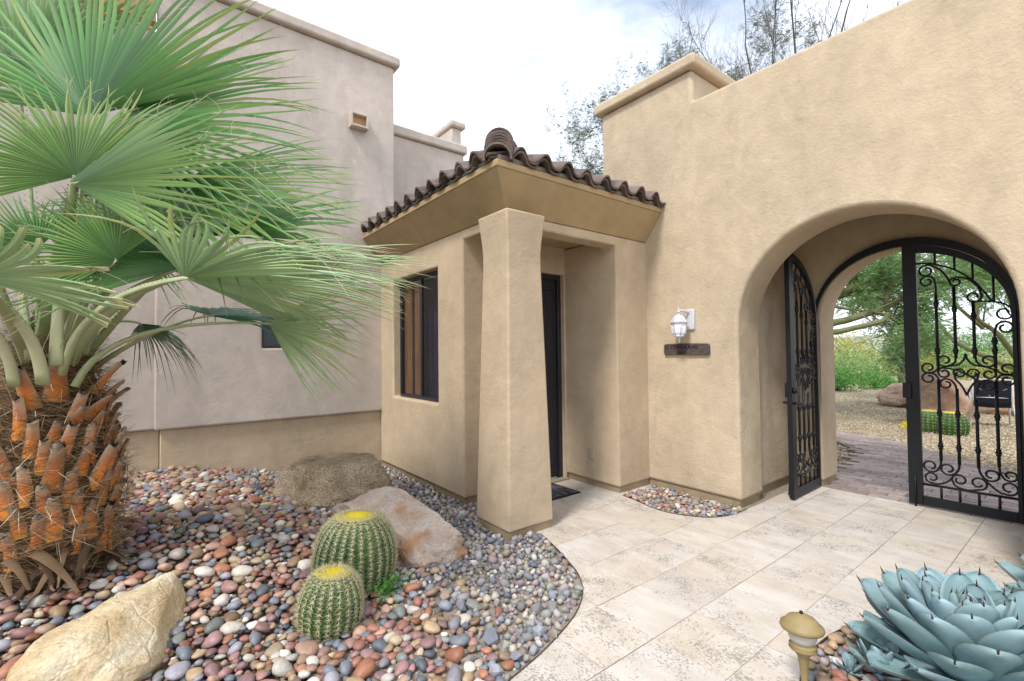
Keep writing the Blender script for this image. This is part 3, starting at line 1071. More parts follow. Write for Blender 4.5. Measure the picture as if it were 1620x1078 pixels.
# left wall (faces -x) with window and the header over the side opening
wy0, wy1, wz0, wz1 = 4.58, 5.79, 0.975, 2.50
polys = [[(4.04, PB), (wy0, PB), (wy0, wz0), (wy0, wz1), (wy0, PZ), (4.04, PZ), (4.04, 2.70)],
         [(wy0, PB), (wy1, PB), (wy1, wz0), (wy0, wz0)], [(wy0, wz1), (wy1, wz1), (wy1, PZ), (wy0, PZ)],
         [(wy1, PB), (YB + 0.04, PB), (YB + 0.04, PZ), (wy1, PZ), (wy1, wz1), (wy1, wz0)],
         [(3.52, 2.70), (4.04, 2.70), (4.04, PZ), (3.52, PZ)]]
pw(build_bm(prism(polys, 'x', PXL, PXL + 0.30), 'wall', 'stucco', bevel=0.022))
polys = [[(PXL, 2.70), (4.0, 2.70), (4.0, PZ), (PXL, PZ)], [(4.0, PB), (XW + 0.02, PB), (XW + 0.02, PZ), (4.0, PZ), (4.0, 2.70)]]
pw(build_bm(prism(polys, 'y', PYF, 3.518, [(lambda c: c.x > 4.0, 0.75)]), 'wall', 'stucco', bevel=0.022))
# back wall of the recess with the door opening
pw(build_bm(prism([[(2.80, 0.0), (3.05, 0.0), (3.05, 2.48), (3.05, 3.0), (2.80, 3.0)], [(3.05, 2.48), (3.975, 2.48), (3.975, 3.0), (3.05, 3.0)],
                   [(3.975, 0.0), (3.999, 0.0), (3.999, 3.0), (3.975, 3.0), (3.975, 2.48)]], 'y', 4.10, 4.27), 'recess_wall', 'stucco'))
pw(MB().box(2.802, 3.998, 3.52, 4.098, 2.93, 3.02).build('ceiling', 'stucco'))
pw(MB().box(PXL + 0.025, PXL + 0.28, 4.065, YB + 0.04, -0.1, PB + 0.01).build('plinth', 'plinth'))
pw(MB().box(4.025, XW + 0.02, PYF + 0.025, 4.25, -0.1, PB + 0.01).build('plinth', 'plinth'))
# cove under the eave and the fascia strip
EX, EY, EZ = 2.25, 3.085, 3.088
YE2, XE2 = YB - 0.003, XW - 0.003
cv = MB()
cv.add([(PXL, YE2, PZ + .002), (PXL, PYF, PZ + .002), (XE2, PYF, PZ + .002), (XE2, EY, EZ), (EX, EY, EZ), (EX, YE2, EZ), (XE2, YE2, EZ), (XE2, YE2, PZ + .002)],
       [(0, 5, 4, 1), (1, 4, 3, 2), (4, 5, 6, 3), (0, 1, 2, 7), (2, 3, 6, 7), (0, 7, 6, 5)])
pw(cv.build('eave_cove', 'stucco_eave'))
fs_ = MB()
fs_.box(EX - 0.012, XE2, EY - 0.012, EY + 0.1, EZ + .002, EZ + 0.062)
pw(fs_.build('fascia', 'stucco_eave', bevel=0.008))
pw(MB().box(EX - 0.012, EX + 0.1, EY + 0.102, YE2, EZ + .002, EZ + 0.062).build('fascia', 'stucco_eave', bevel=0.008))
# flared pillar
pil = MB()
pcx, pcy = 2.567, 3.312
prof = [(0.06, 0.248), (0.9, 0.226), (1.8, 0.203), (2.30, 0.190), (2.42, 0.1895), (2.52, 0.196), (2.63, 0.207), (2.765, 0.221)]
vs_, fs2 = [], []
for z, h in prof:
    vs_ += [(pcx - h, pcy - h, z), (pcx + h, pcy - h, z), (pcx + h, pcy + h, z), (pcx - h, pcy + h, z)]
for i in range(len(prof) - 1):
    for k in range(4):
        fs2.append((4 * i + k, 4 * i + (k + 1) % 4, 4 * i + 4 + (k + 1) % 4, 4 * i + 4 + k))
fs2 += [(3, 2, 1, 0), tuple(4 * (len(prof) - 1) + k for k in range(4))]
pil.add(vs_, fs2)
pw(pil.build('pillar', 'stucco', bevel=0.018, seg=3))
pw(MB().box(pcx - 0.235, pcx + 0.235, pcy - 0.235, pcy + 0.235, -0.1, 0.058).build('pillar_base', 'plinth'))
# door: frame, leaf with raised panels, handle
dr = MB()
for q in ((3.051, 3.105, 0.02, 2.479), (3.92, 3.974, 0.02, 2.479)):
    dr.box(q[0], q[1], 4.15, 4.24, q[2], q[3])
dr.box(3.106, 3.919, 4.15, 4.24, 2.42, 2.479)
dframe = pw(dr.build('door_frame', 'dark_frame', bevel=0.005))
dl = MB().box(3.108, 3.917, 4.18, 4.225, 0.03, 2.417)
for (a, b) in ((3.19, 3.47), (3.55, 3.84)):
    for (c, d) in ((0.2, 0.95), (1.1, 2.28)):
        dl.box(a, b, 4.168, 4.181, c, d)
door = pw(dl.build('door', 'door', bevel=0.006))
hd = MB().tube([(3.17, 4.178, 1.02), (3.17, 4.12, 1.02), (3.17, 4.11, 1.03), (3.27, 4.11, 1.03)], 0.011, 10).build('handle', 'grey_metal', smooth=True)
hd.parent = door
pw(MB().box(3.0, 3.999, 4.06, 4.15, -0.03, 0.019).build('threshold', 'plinth'))
# window in the left wall (faces -x): frame, sash bar, glass, shutter behind
wx = PXL + 0.10
wf = MB()
b_ = 0.04
wf.box(wx, wx + 0.05, wy0 + .001, wy1 - .001, wz0 + .001, wz0 + b_)
wf.box(wx, wx + 0.05, wy0 + .001, wy1 - .001, wz1 - b_, wz1 - .001)
wf.box(wx, wx + 0.05, wy0 + .001, wy0 + b_, wz0 + b_ + .001, wz1 - b_ - .001)
wf.box(wx, wx + 0.05, wy1 - b_, wy1 - .001, wz0 + b_ + .001, wz1 - b_ - .001)
wf.box(wx + .004, wx + 0.046, 5.17, 5.215, wz0 + b_ + .001, wz1 - b_ - .001)
win = pw(wf.build('window', 'dark_frame', bevel=0.004))
for nm, args, mt in (('pane', (wx + .02, wx + .026, wy0 + b_, 5.17, wz0 + b_, wz1 - b_), 'glass_pane'), ('pane', (wx + .02, wx + .026, 5.215, wy1 - b_, wz0 + b_, wz1 - b_), 'glass_pane'),
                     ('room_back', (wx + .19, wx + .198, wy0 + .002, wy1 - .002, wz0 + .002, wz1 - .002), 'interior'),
                     ('shutter', (wx + .052, wx + .07, 5.30, 5.46, wz0 + .045, wz1 - .05), 'curtain'), ('shutter', (wx + .052, wx + .07, 5.54, 5.74, wz0 + .045, wz1 - .05), 'curtain')):
    o = MB().box(*args).build(nm, mt)
    o.parent = win
# outlet on the right reveal of the recess
ou = pw(MB().box(3.985, 3.9995, 3.66, 3.735, 0.31, 0.43).build('outlet', 'outlet', bevel=0.004))
for z_ in (0.345, 0.395):
    o = MB().box(3.979, 3.9845, 3.68, 3.715, z_ - 0.017, z_ + 0.017).build('socket', 'grey_metal')
    o.parent = ou

# roof: deck, S-shaped clay tiles in courses, barrel tiles up the hip
SL = 0.33
roof = MB()
d_ = 1.35
zr = EZ + 0.064
roof.add([(EX - .01, EY - .01, zr), (XE2, EY - .01, zr), (XE2, EY + d_, zr + d_ * SL), (EX + d_, EY + d_, zr + d_ * SL), (EX - .01, YE2, zr), (EX + d_, YE2, zr + d_ * SL)],
         [(0, 1, 2, 3), (0, 3, 5, 4)])
roof_o = pw(roof.build('roof', 'mortar'))
TWID, TLEN = 0.268, 0.40


def s_tile(L=TLEN, th=0.018):
    n = 16
    mb = MB()
    prof = []
    for k in range(n + 1):
        s = k / n
        z = 0.078 * math.sin(math.pi * s / 0.58) if s < 0.58 else -0.016 * math.sin(math.pi * (s - 0.58) / 0.42)
        prof.append((s * TWID * 1.08, z + 0.018))
    vs_, fs = [], []
    for y in (0, L):
        for (x, z) in prof:
            vs_.append((x, y, z + th))
        for (x, z) in prof:
            vs_.append((x, y, z))
    m = n + 1
    for k in range(n):
        fs += [(k, k + 1, 2 * m + k + 1, 2 * m + k), (m + k, 3 * m + k, 3 * m + k + 1, m + k + 1), (k, m + k, m + k + 1, k + 1), (2 * m + k, 2 * m + k + 1, 3 * m + k + 1, 3 * m + k)]
    fs += [(0, 2 * m, 3 * m, m), (n, m + n, 3 * m + n, 2 * m + n)]
    mb.add(vs_, fs)
    me = mb.mesh('roof_tile', 'roof_tile')
    me.shade_smooth()
    me.set_sharp_from_angle(angle=R(40))
    return me


tile_me = s_tile()
tile_me2 = s_tile(0.26)
sa = math.atan(SL)
PI_INV = Matrix.Translation(Vector(porch.location)).inverted()


def put_tile(me, mw):
    o = inst('roof_tile', me, roof_o)
    o.matrix_local = mw
    return o


rr_ = random.Random(3)
for course in range(3):
    for k in range(9):
        x = XE2 - 0.01 - TWID * (k + 1)
        y = EY - 0.055 + course * 0.33
        if x < EX + 0.02 + course * 0.33 - 0.05:
            continue
        z = zr + 0.004 + (y - EY) * SL + 0.020 * (course > 0) + 0.026
        base = Matrix.Translation((x + rr_.uniform(-.004, .004), y + rr_.uniform(-.012, .012), z)) @ Matrix.Rotation(sa, 4, 'X') @ Matrix.Rotation(rr_.uniform(-.012, .012), 4, 'Z')
        put_tile(tile_me, base)
        if course == 0:
            put_tile(tile_me2, Matrix.Translation((x + rr_.uniform(-.006, .006), y + 0.022, z - 0.026)) @ Matrix.Rotation(sa, 4, 'X'))
    for k in range(13):
        y = EY + 0.06 + TWID * k + course * 0.27
        x = EX - 0.055 + course * 0.33
        if y + TWID > YE2:
            continue
        z = zr + 0.004 + (x - EX) * SL + 0.020 * (course > 0) + 0.026
        mw = Matrix.Translation((x + rr_.uniform(-.012, .012), y + TWID + rr_.uniform(-.004, .004), z)) @ Matrix.Rotation(R(-90), 4, 'Z') @ Matrix.Rotation(sa, 4, 'X') @ Matrix.Rotation(rr_.uniform(-.012, .012), 4, 'Z')
        put_tile(tile_me, mw)
        if course == 0:
            put_tile(tile_me2, Matrix.Translation((x + 0.022, y + TWID, z - 0.026)) @ Matrix.Rotation(R(-90), 4, 'Z') @ Matrix.Rotation(sa, 4, 'X'))


def barrel(L, r0, r1, th=0.017):
    n = 14
    mb = MB()
    vs_, fs = [], []
    for (y, r) in ((0, r0), (L, r1)):
        for rr in (r, r - th):
            for k in range(n + 1):
                a = R(-8) + (math.pi + R(16)) * k / n
                vs_.append((rr * math.cos(a), y, rr * math.sin(a)))
    m = n + 1
    for k in range(n):
        fs += [(k, k + 1, 2 * m + k + 1, 2 * m + k), (m + k, 3 * m + k, 3 * m + k + 1, m + k + 1), (k, m + k, m + k + 1, k + 1), (2 * m + k, 2 * m + k + 1, 3 * m + k + 1, 3 * m + k)]
    fs += [(0, 2 * m, 3 * m, m), (n, m + n, 3 * m + n, 2 * m + n)]
    mb.add(vs_, fs)
    me = mb.mesh('ridge_tile', 'roof_tile')
    me.shade_smooth()
    me.set_sharp_from_angle(angle=R(40))
    return me


bar_me = barrel(0.42, 0.125, 0.105)
hipdir = math.atan2(-1, 1)                       # hip runs towards (+x,+y)
for k in range(6):
    put_tile(bar_me, Matrix.Translation((EX + 0.0 + 0.018 * k, EY + 0.0 + 0.018 * k, zr + 0.005 + 0.036 * k)) @ Matrix.Rotation(R(-45 + rr_.uniform(-2, 2)), 4, 'Z') @ Matrix.Rotation(math.atan(SL / 1.414), 4, 'X')).name = 'ridge_tile'
for k in range(1, 5):
    p = 0.10 + 0.235 * k
    put_tile(bar_me, Matrix.Translation((EX + p, EY + p, zr + 0.15 + p * SL)) @ Matrix.Rotation(R(-45 + rr_.uniform(-2, 2)), 4, 'Z') @ Matrix.Rotation(math.atan(SL / 1.414), 4, 'X')).name = 'ridge_tile'
# mortar fill under the eave tiles
pw(MB().box(EX + 0.03, XE2 - 0.002, EY + 0.015, EY + 0.09, zr - 0.001, zr + 0.055).build('mortar', 'mortar', bevel=0.01))
pw(MB().box(EX + 0.015, EX + 0.09, EY + 0.092, YE2 - 0.002, zr - 0.001, zr + 0.055).build('mortar', 'mortar', bevel=0.01))

# ------------------------------------------------------------------ wrought iron gates
BU = [0.249, 0.376, 0.503, 0.633]


def scroll(cx, cz, r, a0, sweep, end=0.42):
    n = 22
    return [(cx + r * (1 - (1 - end) * (k / n) ** 1.15) * math.cos(R(a0 + sweep * k / n)), cz + r * (1 - (1 - end) * (k / n) ** 1.15) * math.sin(R(a0 + sweep * k / n))) for k in range(n + 1)]


def gate_leaf(name, label, mw, mirror, grp=None):
    """leaf in its own frame: u from the meeting stile (0) to the hinge (0.775), v across, z up"""
    root = empty(name, (0, 0, 0), label, 'gate')
    root.matrix_world = mw
    sgn = -1 if mirror else 1
    th = 0.019

    def P3(u, z, v=0.0):
        return (v, sgn * u, z)
    aO, bO, aI, bI = 0.772, 0.705, 0.742, 0.635
    fr = MB()

    def slab(poly, v0, v1, mb):
        n = len(poly)
        mb.add([P3(u, z, v0) for u, z in poly] + [P3(u, z, v1) for u, z in poly],
               [tuple(range(n)), tuple(reversed(range(n, 2 * n)))] + [(k, n + k, n + (k + 1) % n, (k + 1) % n) for k in range(n)])
    zs = 1.85
    st = MB()
    ztop = zs + bO * math.sqrt(1 - (0.006 / aO) ** 2)
    tops = [(u, zs + bO * math.sqrt(1 - (u / aO) ** 2)) for u in (0.006, 0.06, 0.112)]
    slab([(0.006, 0.02), (0.112, 0.02)] + tops[::-1], -th - .004, th + .004, st)
    st.build('stile', 'iron', root, bevel=0.003)
    hs = MB()
    slab([(0.742, 0.02), (0.772, 0.02), (0.772, zs), (0.742, zs)], -th, th, hs)
    hs.build('stile', 'iron', root, bevel=0.003)
    br = MB()
    slab([(0.113, 0.02), (0.741, 0.02), (0.741, 0.11), (0.113, 0.11)], -th, th, br)
    br.build('bottom_rail', 'iron', root, bevel=0.003)
    ar = MB()
    n = 24
    A = []
    for k in range(n + 1):
        t = (math.pi / 2) * k / n * 0.912
        A.append((t, (aO * math.cos(t), zs + bO * math.sin(t)), (aI * math.cos(t), zs + bI * math.sin(t))))
    for k in range(n):
        slab([A[k][1], A[k + 1][1], A[k + 1][2], A[k][2]], -th, th, ar)
    ar.build('arched_rail', 'iron', root)

    def bar(path, r=0.009, nm='scroll', k=6):
        MB().tube([P3(u, z) for u, z in path], r, k, True).build(nm, 'iron', root, smooth=True)

    def cm(pts, per=5):
        return [tuple(p) for p in catmull(pts, per)]
    arc_in = [(0.112, 2.372), (0.19, 2.362), (0.249, 2.345), (0.384, 2.275), (0.503, 2.162), (0.577, 2.044), (0.625, 1.953)]
    bar(cm(arc_in))
    bar(cm([(0.497, 1.961), (0.56, 1.962), (0.625, 1.953), (0.69, 1.932), (0.728, 1.902)]) + scroll(0.697, 1.845, 0.064, 58, -420))
    for u, z0 in ((0.249, 2.345), (0.386, 2.274), (0.506, 2.158), (0.636, 1.953)):
        z1 = zs + (bI + 0.02) * math.sqrt(max(0, 1 - (u / aI) ** 2))
        bar([(u, z0), (u, z1)], 0.009, 'picket', 4)
    bar(cm([(0.347, 2.163), (0.325, 2.225), (0.286, 2.285), (0.24, 2.325)]) + scroll(0.185, 2.288, 0.062, 50, 420))
    bar(cm([(0.249, 2.05), (0.25, 2.117), (0.243, 2.18)]) + scroll(0.186, 2.185, 0.056, 20, 420))
    bar(list(reversed(scroll(0.389, 2.158, 0.042, 130, 400))) + cm([(0.396, 2.203), (0.476, 2.174), (0.540, 2.093)]) + scroll(0.507, 2.008, 0.055, 30, -420))
    bar(cm([(0.633, 1.62), (0.634, 1.68), (0.648, 1.735)]) + scroll(0.700, 1.715, 0.058, 160, -420))
    # verticals and their knuckles
    for u, z0, z1 in ((BU[0], 1.36, 2.06), (BU[1], 1.44, 2.115), (BU[2], 1.44, 1.965), (BU[3], 1.36, 1.63), (BU[0], 0.47, 1.24), (BU[1], 0.45, 1.16), (BU[2], 0.45, 1.07), (BU[3], 0.48, 1.24)):
        bar([(u, z0), (u, z1)], 0.0125, 'bar', 8)
    ku = [(BU[0], 1.964), (BU[1], 1.906), (BU[2], 1.833), (BU[3], 1.60)] + [(u, 1.515) for u in BU] + [(u, 0.922) for u in BU] + [(u, 0.607) for u in BU]
    kn = MB().lathe([(0.013, -0.032), (0.019, -0.026), (0.017, -0.012), (0.026, 0.0), (0.017, 0.012), (0.019, 0.026), (0.013, 0.032)], 10)
    kme = kn.mesh('knuckle', 'iron', True)
    for u, z in ku:
        inst('knuckle', kme, root, Matrix.Translation(P3(u, z)))
    # middle ornament
    for m_ in (0, 1):
        def q(pts):
            return [(0.882 - u, z) if m_ else (u, z) for u, z in pts]
        bar(q(cm([(BU[1], 1.46), (0.368, 1.41), (0.34, 1.38)]) + scroll(0.296, 1.423, 0.058, -50, -400)))
        bar(q(cm([(BU[0], 1.40), (0.247, 1.35), (0.225, 1.315)]) + scroll(0.178, 1.352, 0.055, -50, -410)))
        bar(q(cm([(BU[0], 1.20), (0.247, 1.25), (0.225, 1.29)]) + scroll(0.178, 1.252, 0.055, 50, 410)))
        bar(q(cm([(BU[1], 1.12), (0.366, 1.19), (0.34, 1.232)]) + scroll(0.302, 1.20, 0.05, 50, 410)))
        bar(q(cm([(0.441, 1.487), (0.428, 1.431), (0.385, 1.383), (0.31, 1.367), (0.262, 1.345)]) + scroll(0.292, 1.303, 0.046, 140, 380)))
        bar(q(list(reversed(scroll(0.397, 1.303, 0.044, 160, -380))) + cm([(0.37, 1.245), (0.399, 1.205), (0.425, 1.15), (0.441, 1.10)])))
    bar(cm([(0.25, 1.352), (0.33, 1.345), (0.402, 1.32), (0.506, 1.25), (0.56, 1.228), (0.633, 1.235)]))
    # bottom ornament
    bar(cm([(BU[0], 0.50), (0.245, 0.43), (0.225, 0.38)]) + scroll(0.172, 0.408, 0.06, -28, -420))
    bar(cm([(0.335, 0.345), (0.29, 0.28), (0.23, 0.245), (0.18, 0.245)]) + scroll(0.180, 0.298, 0.054, -90, -400))
    bar(cm([(BU[1], 0.48), (0.370, 0.41), (0.345, 0.365)]) + scroll(0.296, 0.400, 0.058, -38, -420))
    bar(list(reversed(scroll(0.373, 0.312, 0.052, 180, -400))) + cm([(0.322, 0.30), (0.345, 0.253), (0.40, 0.234), (0.448, 0.234), (0.50, 0.25)]) + scroll(0.498, 0.308, 0.058, -60, 400))
    bar(cm([(BU[2], 0.48), (0.51, 0.41), (0.535, 0.365)]) + scroll(0.582, 0.400, 0.058, 218, 420))
    bar(cm([(BU[3], 0.50), (0.638, 0.43), (0.66, 0.385)]) + scroll(0.700, 0.415, 0.05, 208, 410))
    bar(cm([(0.51, 0.405), (0.545, 0.345), (0.596, 0.287), (0.65, 0.245)]) + scroll(0.690, 0.305, 0.062, 232, 420))
    bar([(0.11, 0.222), (0.745, 0.224)], 0.010, 'thin_rail', 4)
    for u in (0.244, 0.373, 0.5, 0.63):
        bar([(u, 0.105), (u, 0.222)], 0.010, 'picket', 4)
    # lock case and bolt
    lk = MB().box(-0.045, -0.0235, sgn * 0.03 - 0.025, sgn * 0.03 + 0.045, 1.05, 1.20)
    lo = lk.build('lock', 'iron', root, bevel=0.006)
    return root


gp = MB()
n_ = 40
for k in range(n_):
    a0, a1 = math.pi * k / n_, math.pi * (k + 1) / n_
    q = [(0.80 * math.cos(a0), GZ + 0.79 * math.sin(a0)), (0.80 * math.cos(a1), GZ + 0.79 * math.sin(a1)), (0.777 * math.cos(a1), GZ + 0.71 * math.sin(a1)), (0.777 * math.cos(a0), GZ + 0.71 * math.sin(a0))]
    vv = [(x, GY + u, z) for x in (5.925, 5.968) for u, z in q]
    gp.add(vv, [(0, 1, 2, 3), (7, 6, 5, 4), (0, 4, 5, 1), (2, 6, 7, 3)])
gfr = empty('gate_frame', (5.945, GY, 0), 'fixed black iron arch frame fitted in the archway around the gates', 'gate frame')
wparent(gp.build('arch', 'iron', smooth=False), gfr)
for s_ in (-1, 1):
    wparent(MB().box(5.925, 5.968, GY + s_ * 0.7885 - 0.0115, GY + s_ * 0.7885 + 0.0115, 0.0, GZ).build('post', 'iron', bevel=0.003), gfr)

gate_leaf('iron_gate', 'closed black wrought iron gate leaf with scrolls, right half of the archway', Matrix.Translation((5.945, GY, 0)), True)
HINGE = (5.93, GY + 0.775)
gl2 = gate_leaf('iron_gate', 'open black wrought iron gate leaf swung back against the passage wall',
                Matrix.Translation((HINGE[0], HINGE[1], 0)) @ Matrix.Rotation(R(-89), 4, 'Z') @ Matrix.Translation((0, -0.775, 0)), False)
# lever, deadbolt and floor bolts
for root, sgn, vv in ((gl2, 1, -1), (gl2, 1, 1)):
    MB().lathe([(0.001, 0), (0.03, 0.002), (0.032, 0.02), (0.02, 0.03), (0.001, 0.032)], 14, cap=False).xf(Matrix.Translation((vv * 0.024, 0.055, 1.12)) @ Matrix.Rotation(R(90 * vv), 4, 'Y')).build('deadbolt', 'iron', root, smooth=True)
    MB().tube([(vv * 0.02, 0.055, 0.99), (vv * 0.075, 0.055, 0.99), (vv * 0.08, 0.07, 0.99), (vv * 0.08, 0.16, 0.985)], 0.011, 8).build('lever', 'iron', root, smooth=True)
MB().tube([(-0.035, 0.06, 0.16), (-0.05, 0.085, 0.10), (-0.07, 0.12, 0.02)], 0.009, 6).build('gate_stop', 'iron', gl2, smooth=True)
for root in [o for o in bpy.data.objects if o.name.startswith('iron_gate') and o.parent is None and o is not gl2]:
    MB().tube([(-0.035, -0.06, 0.31), (-0.035, -0.06, 0.002)], 0.009, 8).build('floor_bolt', 'iron', root, smooth=True)

# ------------------------------------------------------------------ lantern, sign, mat
LY, LZ = 2.80, 1.85
lan = empty('wall_lantern', (XW, LY, LZ), 'white coach lantern with frosted glass on the archway wall', 'lantern')
wparent(MB().box(XW - 0.028, XW - 0.001, LY - 0.105, LY + 0.005, LZ - 0.09, LZ + 0.13).build('back_plate', 'white_paint', bevel=0.012), lan)
lx, ly = XW - 0.14, LY + 0.0
wparent(MB().tube([(XW - 0.02, LY - 0.05, LZ + 0.085), (XW - 0.08, LY - 0.03, LZ + 0.11), (lx, ly, LZ + 0.12), (lx, ly, LZ + 0.075)], 0.012, 8).build('arm', 'white_paint', smooth=True), lan)
rf = MB().lathe([(0.006, 0.165), (0.014, 0.155), (0.006, 0.14), (0.016, 0.128), (0.02, 0.12), (0.012, 0.105), (0.014, 0.092), (0.04, 0.082), (0.065, 0.055), (0.083, 0.022), (0.094, 0.016), (0.094, 0.004), (0.082, 0.0)], 8, (lx, ly, LZ - 0.02))
wparent(rf.build('hood', 'white_paint'), lan)
gl_ = MB().lathe([(0.074, 0.0), (0.076, -0.05), (0.068, -0.10), (0.052, -0.128)], 8, (lx, ly, LZ - 0.021))
wparent(gl_.build('glass', 'lantern_glass'), lan)
for k in range(8):
    a = 2 * math.pi * k / 8
    wparent(MB().tube([(lx + r_ * math.cos(a), ly + r_ * math.sin(a), LZ - 0.021 + z_) for r_, z_ in ((0.077, 0.0), (0.079, -0.05), (0.071, -0.10), (0.055, -0.128))], 0.0045, 6).build('rib', 'white_paint', smooth=True), lan)
wparent(MB().lathe([(0.056, -0.128), (0.058, -0.138), (0.03, -0.15), (0.014, -0.155), (0.018, -0.17), (0.008, -0.18), (0.013, -0.19), (0.004, -0.205)], 10, (lx, ly, LZ - 0.021)).build('finial', 'white_paint', smooth=True), lan)

sg = empty('name_sign', (XW, 2.80, 1.55), 'weathered dark wooden name board under the wall lantern', 'sign')
bd = MB()
sy0, sy1, sz0, sz1 = 2.53, 3.065, 1.495, 1.615
pts = [(sy0, sz0 + .012), (sy0 + .02, sz0), (sy0 + .2, sz0 - .003), (sy1 - .1, sz0 + .003), (sy1 - .015, sz0), (sy1, sz0 + .015), (sy1 - .004, sz1 - .01), (sy1 - .03, sz1), (sy0 + .25, sz1 + .004), (sy0 + .02, sz1 - .002), (sy0 + .003, sz1 - .02)]
n_ = len(pts)
bd.add([(XW - 0.03, y, z) for y, z in pts] + [(XW - 0.001, y, z) for y, z in pts],
       [tuple(range(n_)), tuple(reversed(range(n_, 2 * n_)))] + [(k, n_ + k, n_ + (k + 1) % n_, (k + 1) % n_) for k in range(n_)])
wparent(bd.build('board', 'sign_wood', bevel=0.005), sg)


def lettering(txt, size, y, z):
    """each letter of the board is a mesh of its own; the text plane faces -x and reads towards -y"""
    pen = 0.0
    for c in txt:
        if c != ' ':
            cu = bpy.data.curves.new('letter', 'FONT')
            cu.body = c
            cu.size = size
            cu.extrude = 0.0015
            tmp = bpy.data.objects.new('tmp', cu)
            COL.objects.link(tmp)
            bpy.context.view_layer.update()
            me = bpy.data.meshes.new_from_object(tmp)
            bpy.data.objects.remove(tmp)
            me.materials.clear()
            me.materials.append(MAT['sign_ink'])
            o = bpy.data.objects.new('letter', me)
            COL.objects.link(o)
            wparent(o, sg)
            o.matrix_basis = Matrix.Translation((XW - 0.0318, y - pen, z)) @ Matrix(((0, 0, -1, 0), (-1, 0, 0, 0), (0, 1, 0, 0), (0, 0, 0, 1)))
            pen += max(v.co.x for v in me.vertices) + size * 0.10
        else:
            pen += size * 0.35


lettering('U CHEEKAHS', 0.060, 3.045, 1.559)
lettering('EAST', 0.046, 2.90, 1.507)

mt = MB().box(3.0, 3.715, 3.60, 4.05, 0.001, 0.012)
dm = tag(mt.build('doormat', 'mat_edge', bevel=0.004), 'dark patterned doormat lying before the front door', 'doormat')
MB().box(3.03, 3.685, 3.63, 4.02, 0.0125, 0.017).build('woven_panel', 'mat', dm)

# ------------------------------------------------------------------ path light
pl_p = D(1272, 1005, 2.05)
pl_root = empty('path_light', (pl_p.x, pl_p.y, 0.0), 'bronze mushroom path light with frosted globe beside the agave', 'path light')
tl = Matrix.Rotation(R(4), 4, 'Y') @ Matrix.Rotation(R(-3), 4, 'X')
zc = 0.335
for nm, prof, mt_ in (('stem', [(0.012, -0.06), (0.013, 0.08), (0.018, 0.15), (0.024, 0.19), (0.04, 0.210)], 'bronze'),
                      ('collar', [(0.04, 0.2105), (0.050, 0.214), (0.056, 0.222), (0.05, 0.229), (0.055, 0.236), (0.047, 0.244)], 'bronze'),
                      ('globe', [(0.046, 0.2445), (0.056, 0.268), (0.062, 0.30)], 'lamp_glass'),
                      ('cap', [(0.05, 0.296), (0.083, 0.300), (0.088, 0.309), (0.084, 0.321), (0.068, 0.332), (0.066, 0.337), (0.054, 0.350), (0.030, 0.359), (0.02, 0.365), (0.001, 0.367)], 'bronze'),
                      ('knob', [(0.002, 0.3655), (0.008, 0.369), (0.007, 0.377), (0.001, 0.380)], 'iron')):
    MB().lathe(prof, 28).xf(tl).build(nm, mt_, pl_root, smooth=True)

# ------------------------------------------------------------------ boulders


def boulder(name, label, c, rx, ry, rz, mat, seed, planes, rot=0.0, sink=0.25, rough=0.08, tilt=0.0, grp=None):
    """a faceted rock: a dense ball cut flat by planes, roughened, half sunk into the ground"""
    from mathutils import noise as mn
    v, f = ico(5)
    rg = np.random.default_rng(seed)
    v = v.copy()
    if isinstance(planes, int):
        dirs = rg.normal(size=(planes, 3))
        planes = [(d / np.linalg.norm(d), rg.uniform(0.62, 0.86)) for d in dirs]
    for d, h in planes:
        d = np.array(d, float)
        d /= np.linalg.norm(d)
        k = v @ d
        over = np.maximum(0, k - h)
        v -= np.outer(over * 0.94, d)
    out = []
    for p in v:
        q = Vector(p)
        nn = mn.fractal(q * 1.7 + Vector((seed, 0, 0)), 1.0, 2.0, 5) * rough + mn.fractal(q * 6 + Vector((0, seed, 0)), 1.0, 2.0, 4) * rough * 0.28
        ridge = abs(mn.noise(q * 2.6 + Vector((seed * 2, 1, 5))))
        nn -= max(0, 0.10 - ridge) * rough * 2.2
        q = q * (1 + nn)
        out.append((q.x * rx, q.y * ry, q.z * rz))
    mb = MB().add(out, f)
    mb.xf(Matrix.Rotation(rot, 4, 'Z') @ Matrix.Rotation(tilt, 4, 'Y'))
    o = mb.build(name, mat, None, smooth=True, loc=(c[0], c[1], c[2] + rz * (1 - sink) * 0.9))
    o.data.set_sharp_from_angle(angle=R(34))
    return tag(o, label, 'boulder', grp)


